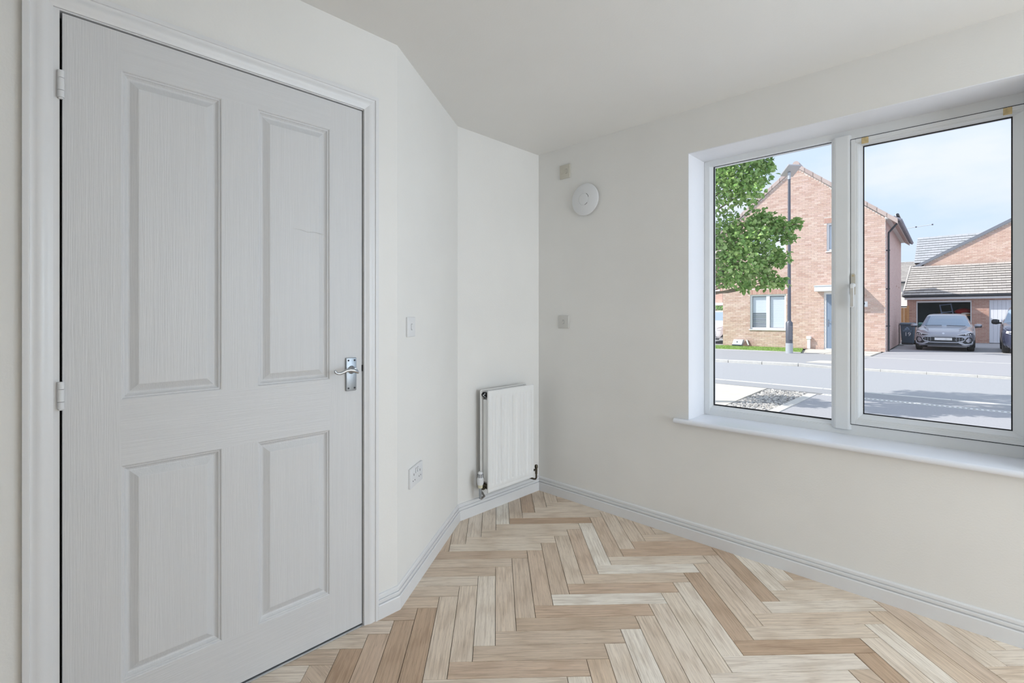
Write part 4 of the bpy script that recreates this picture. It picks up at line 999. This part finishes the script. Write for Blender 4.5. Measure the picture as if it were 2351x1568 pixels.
# ------------------------------------------------------------------ gabled house behind the garage
g2 = thing('gabled_house', 'brick gable house with dark verge rising behind the garage roof', 'house', (0, 36.12, G))
gx0, gz0 = -.40, 4.55; gx1, gz1 = 7.2, gz0+(7.2-.40*0+.40)*.567
gxc = 7.2; 
def g2in(x, z): return z <= gz0+(x-gx0)*.567-.05 and z <= gz0+(2*gxc-gx0-x)*.567 and x >= gx0+.0
MB().prism([(gx0, 0), (2*gxc-gx0, 0), (2*gxc-gx0, gz0), (gxc, gz1), (gx0, gz0)], 'y', 0, 8).build('wall', 'mortar_pale', g2)
brick_wall(g2, gx0, 2*gxc-gx0, 0, lambda x, z: g2in(x, z) and x <= 2*gxc-gx0 and not (x < 7.3 and z < 3.9), [], 0, 9.0, 'brick', 0)
MB().prism([(gx0-.38, gz0-.26), (gxc, gz1-.02), (gxc, gz1+.16), (gx0-.42, gz0-.10)], 'y', -.12, 8.2).build('roof_slope', 'verge_dark', g2)
MB().prism([(2*gxc-gx0+.38, gz0-.26), (gxc, gz1-.02), (gxc, gz1+.16), (2*gxc-gx0+.42, gz0-.10)], 'y', -.12, 8.2).build('roof_slope', 'verge_dark', g2)
MB().box(gx0-.30, -.10, gz0-.30, gx0+.02, 8.0, gz0-.14).build('eaves_box', 'white_trim', g2)
MB().tube([(gx0-.45, -.16, gz0-.16), (gx0-.45, 8.2, gz0-.16)], .06, 10).build('gutter', 'rain_black', g2, smooth=50)
g3 = thing('slate_roof_wing', 'grey tiled roof wing standing left of the dark gable verge', 'house', (0, 40.5, G))
MB().box(-1.05, .3, 0, 4.6, 6, 5.1).build('wall', 'brick_far', g3)
MB().prism([(0, 4.95), (2.6, 7.0), (5.2, 4.95)], 'x', -1.18, 4.6).build('roof_deck', 'tile_under', g3)
tiles(g3, -1.20, 4.6, (-.05, 4.95), (2.55, 6.98), 'tile_slate', .335, .30, 0)
g4 = thing('distant_house', 'far pale-walled house with brown tiled roof seen past the brick house', 'house', (0, 56, G))
MB().box(-12, 0, 0, 2.5, 8, 4.6).build('wall', 'render_cream', g4)
MB().prism([(-.4, 4.55), (3.9, 6.75), (8.2, 4.55)], 'x', -12.3, 2.8).build('roof_deck', 'tile_under', g4)
tiles(g4, -12.3, 2.8, (-.45, 4.55), (3.85, 6.72), 'tile_grey', .5, .36, 0)
MB().tube([(-12.3, -.5, 4.5), (2.8, -.5, 4.5)], .07, 8).build('gutter', 'rain_black', g4)
# timber fence post and panel between house and garage
fe = thing('fence_panel', 'short orange-brown timber fence beside the garage', 'fence', (-1.45, 31.9, G))
for k in range(5): MB().box(.0+k*.125, 0, .05, .118+k*.125, .02, 1.85).build('board', 'timber', fe)
MB().box(.62, -.03, 0, .72, .07, 1.95).build('post', 'timber', fe); MB().box(-.02, -.02, 1.87, .64, .04, 1.93).build('capping', 'rain_black', fe)

# ------------------------------------------------------------------ wheelie bins
def bin_(name, label, loc, mat, txt):
    t = thing(name, label, 'bin', loc, R(-2))
    bw, bd, bh = .52, .56, .97
    v = []
    for z, s_ in ((.08, .82), (bh, 1.0)): v += [(-bw/2*s_, -bd/2*s_, z), (bw/2*s_, -bd/2*s_, z), (bw/2*s_, bd/2*s_, z), (-bw/2*s_, bd/2*s_, z)]
    MB().add(v, [(3, 2, 1, 0), (4, 5, 6, 7)]+[(k, (k+1) % 4, 4+(k+1) % 4, 4+k) for k in range(4)]).build('body', mat, t, bevel=.02, smooth=40)
    MB().box(-bw/2-.03, -bd/2-.04, bh-.03, bw/2+.03, bd/2+.03, bh+.03).build('rim', mat, t, bevel=.012)
    MB().prism([(-bd/2-.03, bh+.03), (bd/2+.04, bh+.03), (bd/2+.04, bh+.09), (-.1, bh+.10), (-bd/2-.03, bh+.055)], 'x', -bw/2-.015, bw/2+.015).build('lid', mat, t, bevel=.01)
    MB().box(-bw/2*.80, -bd/2*.82, 0, bw/2*.80, bd/2*.7, .09).build('foot', 'rain_black', t)
    MB().tube([(-bw/2, bd/2+.06, bh+.02), (bw/2, bd/2+.06, bh+.02)], .018, 8).build('handle', mat, t)
    for s_ in (-1, 1): MB().lathe([(0, -.03), (.10, -.03), (.10, .03), (0, .03)], 16, (s_*(bw/2-.02), bd/2-.03, .10), (1, 0, 0)).build('wheel', 'tyre', t)
    if txt:
        y = lambda z: -bd/2*(.82+.18*(z-.08)/(bh-.08))-.008
        rx = PI/2-math.atan2(bd/2*.18, bh-.08)
        text_mesh('numerals', '19', .26, 'letter_white', t, (.02, y(.50), .50), (PI/2+.05, 0, 0))
        text_mesh('council_name', 'Wirral', .125, 'letter_pale', t, (0, y(.66)-.002, .665), (PI/2+.05, 0, 0))
        e = link('emblem', None, t)
        for a, c in (((-.085, .73), (.085, .73)), ((.085, .735), (.0, .85)), ((-.085, .735), (.0, .85)), ((-.03, .76), (.03, .80))):
            MB().tube([(a[0], y(a[1])-.002, a[1]), (c[0], y(c[1])-.002, c[1])], .014, 6).build('emblem_stroke', 'letter_pale', e)
    return t
bp_ = onz(G, 2085, 791)
bin_('wheelie_bin', 'dark grey wheelie bin numbered 19 beside the brick house', (float(bp_[0])-.02, float(bp_[1])+.15, G), 'bin_grey', True)
bin_('wheelie_bin', 'green wheelie bin behind the grey car, beside the numbered bin', (float(bp_[0])+.62, float(bp_[1])+.80, G), 'bin_green', False)

# ------------------------------------------------------------------ vehicles
def cr1(xs, ys, x): return float(np.interp(x, xs, ys))
def vehicle(name, label, loc, rotz, paint, W_=1.80, H_=1.50, Ln=4.11, boxy=0.0):
    t = thing(name, label, 'car', loc, rotz)
    hw = W_/2; sH = H_/1.5; sL = Ln/4.11
    Y = np.array([0, .02, .08, .18, .35, .6, .9, 1.18, 1.30, 1.50, 1.75, 1.98, 2.2, 2.7, 3.2, 3.55, 3.8, 3.98, 4.06, 4.11])*sL
    hwid = np.array([.36, .58, .74, .835, .885, .90, .90, .90, .90, .90, .90, .90, .90, .90, .90, .89, .87, .83, .76, .62])/.9*hw
    hood = .06*boxy
    top = np.array([.66, .70, .745, .79, .84, .885, .925, .965, 1.00, 1.14, 1.29, 1.405, 1.455, 1.49, 1.465, 1.41, 1.30, 1.08, .98, .88])*sH+hood
    belt = np.array([.62, .655, .69, .725, .77, .81, .85, .885, .90, .91, .92, .93, .935, .95, .96, .97, .97, .93, .86, .78])*sH+hood
    rw = np.array([.30, .50, .64, .72, .77, .78, .78, .78, .77, .72, .67, .63, .615, .61, .61, .62, .64, .66, .62, .5])/.9*hw*(1+.10*boxy)
    zb = np.array([.30, .26, .22, .20, .19, .19, .19, .19, .19, .19, .19, .19, .19, .19, .19, .19, .2, .22, .27, .34])*sH
    ny = 64; ys = np.unique(np.concatenate([np.linspace(0, Ln, ny), Y]))
    def prof(y):
        w, tp, be, r_, z0 = (float(np.interp(y, Y, q)) for q in (hwid, top, belt, rw, zb))
        pts = [(0, z0), (w*.86, z0), (w*.965, z0+.10), (w, z0+(be-z0)*.45), (w*.995, z0+(be-z0)*.72), (w*.965, be-.02), (w*.935, be)]
        e0 = (w*.90, be+.01)
        pts += [e0]
        for k in range(1, 5):
            q = k/5; pts.append((e0[0]+(r_-e0[0])*q, e0[1]+(tp-.05-e0[1])*q))
        pts += [(r_, tp-.05), (r_*.92, tp-.018), (r_*.72, tp-.004), (r_*.4, tp), (0, tp)]
        return pts
    P = [prof(y) for y in ys]; m_ = len(P[0])
    idx_gl = range(7, 12); idx_top = range(12, m_-1)
    body, ws, sg_ = MB(), MB(), MB()
    wy0, wy1 = 1.22*sL, 2.0*sL
    wheel_y = (.80*sL, 3.36*sL); wr = .315*sH
    for i in range(len(ys)-1):
        ym = (ys[i]+ys[i+1])/2
        for k in range(m_-1):
            for s_ in (-1, 1):
                q = [(s_*P[i][k][0], ys[i], P[i][k][1]), (s_*P[i][k+1][0], ys[i], P[i][k+1][1]), (s_*P[i+1][k+1][0], ys[i+1], P[i+1][k+1][1]), (s_*P[i+1][k][0], ys[i+1], P[i+1][k][1])]
                tgt = body
                if k >= 11 and wy0 < ym < wy1: tgt = ws
                elif 8 <= k <= 11 and 1.55*sL < ym < 3.45*sL and not (2.42*sL < ym < 2.50*sL): tgt = sg_
                elif k <= 3 and any(abs(ym-wy) < wr*1.12 and (P[i][k][1]+P[i][k+1][1])/2 < wr+math.sqrt(max(0, (wr*1.12)**2-(ym-wy)**2)) for wy in wheel_y) and k >= 1: continue
                tgt.add(q, [(0, 1, 2, 3)])
    for yi, Pi in ((ys[0], P[0]), (ys[-1], P[-1])):
        body.add([(x, yi, z) for x, z in Pi]+[(-x, yi, z) for x, z in reversed(Pi[1:-1])], [tuple(range(2*m_-2))])
    def weld(b):
        me = b.mesh('body', paint); bm = bmesh.new(); bm.from_mesh(me); bmesh.ops.remove_doubles(bm, verts=bm.verts, dist=.0005); bmesh.ops.recalc_face_normals(bm, faces=bm.faces); bm.to_mesh(me); bm.free()
        me.polygons.foreach_set('use_smooth', [True]*len(me.polygons)); me.set_sharp_from_angle(angle=R(38)); return me
    link('body', weld(body), t)
    for nm, bb in (('windscreen', ws), ('side_windows', sg_)):
        me = weld(bb); me.materials.clear(); me.materials.append(MAT['car_glass']); o_ = link(nm, me, t)
        if nm == 'side_windows': o_['kind'] = 'stuff'
    MB().box(-hw*.9, .25*sL, .20*sH, hw*.9, Ln-.25*sL, .55*sH).build('underbody', 'car_black', t)
    for wy in wheel_y:
        for s_ in (-1, 1):
            w = MB().lathe([(wr*.62, -.10), (wr*.9, -.105), (wr, -.08), (wr, .08), (wr*.9, .105), (wr*.62, .10)], 28, (s_*(hw-.115), wy, wr), (1, 0, 0)).build('wheel', 'tyre', t, smooth=40)
            MB().lathe([(0, .04), (wr*.16, .075), (wr*.2, .06), (wr*.55, .07), (wr*.63, .10), (wr*.63, -.05), (0, -.05)], 20, (s_*(hw-.115), wy, wr), (s_, 0, 0)).build('rim', 'rim', w, smooth=40)
    def sy(x): return float(np.interp(abs(x), hwid[:6], Y[:6]))
    def patch(nm, pts, mat, off=.012, par=t, z_in=None):
        pts2 = []
        for a, c in zip(pts, pts[1:]+pts[:1]):
            for q in np.linspace(0, 1, 5)[:-1]: pts2.append((a[0]+(c[0]-a[0])*q, a[1]+(c[1]-a[1])*q))
        n = len(pts2)
        v = [(x, sy(x)-off, z*sH) for x, z in pts2]+[(x, sy(x)+.05, z*sH) for x, z in pts2]
        return MB().add(v, [tuple(range(n)), tuple(range(2*n-1, n-1, -1))]+[(i, (i+1) % n, n+(i+1) % n, n+i) for i in range(n)]).build(nm, mat, par)
    def strip(nm, pts, r_, mat, off=.015, par=t):
        return MB().tube([(x, sy(x)-off, z*sH) for x, z in pts], r_, 6).build(nm, mat, par)
    return t, patch, strip, sy, hw, sH, sL
cl_, cr_2 = onz(G, 2109, 801), onz(G, 2236, 806)
cxm = (cl_[0]+cr_2[0])/2-.02
t, patch, strip, sy, hw, sH, sL = vehicle('hatchback_car', 'grey metallic hatchback car parked nose-out before the open garage', (float(cxm), 23.15, G), 0, 'car_paint_grey')
for s_ in (-1, 1):
    f = lambda pts: [(s_*x, z) for x, z in pts]
    hl = patch('headlight', f([(.42, .655), (.60, .665), (.80, .745), (.83, .70), (.80, .64), (.60, .625)]), 'lens_dark', .014)
    strip('daylight_strip', f([(.42, .66), (.60, .69), (.80, .775)]), .011, 'lens_bright', .020, hl)
    for x in (.66, .72, .78): patch('lamp_cell', f([(x-.018, .65), (x+.018, .65), (x+.018, .69), (x-.018, .69)]), 'lens_bright', .018, hl)
    vi = patch('side_intake', f([(.70, .56), (.80, .565), (.84, .50), (.83, .33), (.66, .30), (.56, .36), (.62, .44)]), 'car_black', .012)
    strip('intake_trim', f([(.84, .40), (.82, .315), (.62, .29), (.46, .345)]), .014, 'car_trim', .026, vi)
    MB().tube([(s_*.90, 1.36, .93), (s_*1.02, 1.33, .96)], .03, 8).build('mirror_arm', 'car_black', t)
    mi_ = MB().lathe([(0, -.12), (.055, -.11), (.075, -.03), (.07, .06), (.04, .10), (0, .11)], 14, (s_*1.0, 1.33, 1.0), (s_, -.2, 0)).build('mirror', 'car_paint_grey', t, smooth=50)
    MB().box(min(s_*.90, s_*1.09), 1.25, .925, max(s_*.90, s_*1.09), 1.40, .965).build('mirror_base', 'car_black', mi_)
    strip('bonnet_crease', [], .01, 'car_paint_grey') if False else None
gr = patch('grille', [(-.62, .50), (-.56, .56), (.56, .56), (.62, .50), (.60, .44), (.38, .37), (-.38, .37), (-.60, .44)], 'car_black', .016)
strip('grille_trim', [(-.36, .565), (-.56, .57), (-.635, .51), (-.61, .43), (-.38, .355), (.38, .355), (.61, .43), (.635, .51), (.56, .57), (.36, .565)], .010, 'car_trim', .024, gr)
for k in range(14):
    x = -.55+k*.085
    if abs(x) < .34: continue
    for z in (.42, .47, .52): patch('grille_stud', [(x-.014, z-.006), (x+.014, z-.006), (x+.014, z+.006), (x-.014, z+.006)], 'car_trim', .02, gr)
patch('number_plate', [(-.26, .435), (.26, .435), (.26, .535), (-.26, .535)], 'plate_white', .028)
patch('lower_intake', [(-.44, .335), (.44, .335), (.56, .25), (-.56, .25)], 'car_black', .014)
MB().lathe([(0, 0), (.045, 0), (.04, .01), (0, .012)], 8, (0, .02, .70), (0, -1, .5)).build('badge', 'car_trim', t)
for s_ in (-1, 1): MB().tube([(s_*.66, 1.22, .985), (s_*.60, .75, .938), (s_*.46, .28, .858)], .012, 6).build('bonnet_crease', 'car_paint_grey', t, smooth=60)
MB().tube([(-.62, 1.20, .995), (-.1, 1.235, 1.005)], .012, 6).build('wiper', 'car_black', t); MB().tube([(.05, 1.215, 1.0), (.62, 1.20, .99)], .012, 6).build('wiper', 'car_black', t)

t, patch, strip, sy, hw, sH, sL = vehicle('large_car', 'dark blue large car parked in front of the white garage door', (3.64, 22.75, G), 0, 'car_paint_blue', 1.88, 1.72, 4.6, .8)
for s_ in (-1, 1):
    f = lambda pts: [(s_*x, z) for x, z in pts]
    patch('headlight', f([(.50, .66), (.82, .74), (.84, .66), (.52, .60)]), 'lens_bright', .014)
    MB().tube([(s_*.92, 1.62, 1.12), (s_*1.03, 1.60, 1.13)], .035, 8).build('mirror_arm', 'car_black', t)
    MB().lathe([(0, -.12), (.08, -.11), (.105, -.03), (.10, .06), (.06, .10), (0, .11)], 14, (s_*1.10, 1.58, 1.17), (s_, -.1, .05)).build('mirror', 'car_black', t, smooth=50)
    MB().box(min(s_*.925, s_*.945), 2.35, .86, max(s_*.925, s_*.945), 2.52, .90).build('door_handle', 'chrome', t)
patch('grille', [(-.5, .40), (.5, .40), (.55, .60), (-.55, .60)], 'car_black', .014); patch('number_plate', [(-.26, .30), (.26, .30), (.26, .40), (-.26, .40)], 'plate_white', .02)

t, patch, strip, sy, hw, sH, sL = vehicle('white_car', 'white off-road car parked beside the left end of the brick house', (-8.25, 22.9, G), 0, 'car_paint_white', 1.80, 1.66, 4.3, .9)
for s_ in (-1, 1):
    f = lambda pts: [(s_*x, z) for x, z in pts]
    patch('headlight', f([(.52, .60), (.80, .62), (.82, .74), (.54, .72)]), 'lens_bright', .014)
    for z in (.60, .665, .72): patch('grille_slot', f([(.08, z-.012), (.44, z-.012), (.44, z+.012), (.08, z+.012)]), 'car_black', .012)
npl = patch('number_plate', [(-.28, .44), (.50, .44), (.50, .555), (-.28, .555)], 'plate_white', .02)
text_mesh('plate_letters', 'VJ55 KGB', .17, 'letter_black', npl, (.14, sy(.2)-.028, .497*sH))
patch('bumper', [(-.82, .26), (.82, .26), (.84, .40), (-.84, .40)], 'car_black', .03)

# neighbours left of the brick house: hedge and pink brick house
nb = thing('pink_brick_house', 'pinkish brick house partly hidden behind the tree', 'house', (-14.5, 35.5, G))
MB().box(-6, 0, 0, 2.35, 8, 5.2).build('wall', 'brick_far', nb)
MB().prism([(-.3, 5.15), (4, 8.2), (8.3, 5.15)], 'x', -6.3, 2.65).build('roof', 'tile_brown', nb)
house_window((1.78, 3.30, 2.15, 4.55), 'upper_window', None, False, nb, -.03)
MB().box(1.2, -.55, 2.20, 2.6, 0, 2.38).build('porch_canopy', 'white_trim', nb)
hg = thing('hedge', 'leafy green hedge behind the white car', 'hedge', (-11.2, 30.5, G))
MB().box(-4, -.45, 0, 3.2, .45, 1.75).build('hedge_core', 'grass_soil', hg)
b = MB()
for k in range(5000):
    x = random.uniform(-4, 3.2); top_ = random.random() < .4
    p = Vector((x, random.uniform(-.5, .5) if top_ else -.5+random.uniform(-.08, .05), 1.75+random.uniform(0, .22)+.1*math.sin(x*3) if top_ else random.uniform(.2, 1.9)))
    a = Vector(rng.normal(size=3)).normalized()*.09; c_ = Vector(rng.normal(size=3)).normalized()*.05
    b.add([p, p+a*.5+c_, p+a, p+a*.5-c_], [(0, 1, 2, 3)])
b.build('hedge_leaves', 'hedge_leaf', hg, kind='stuff')
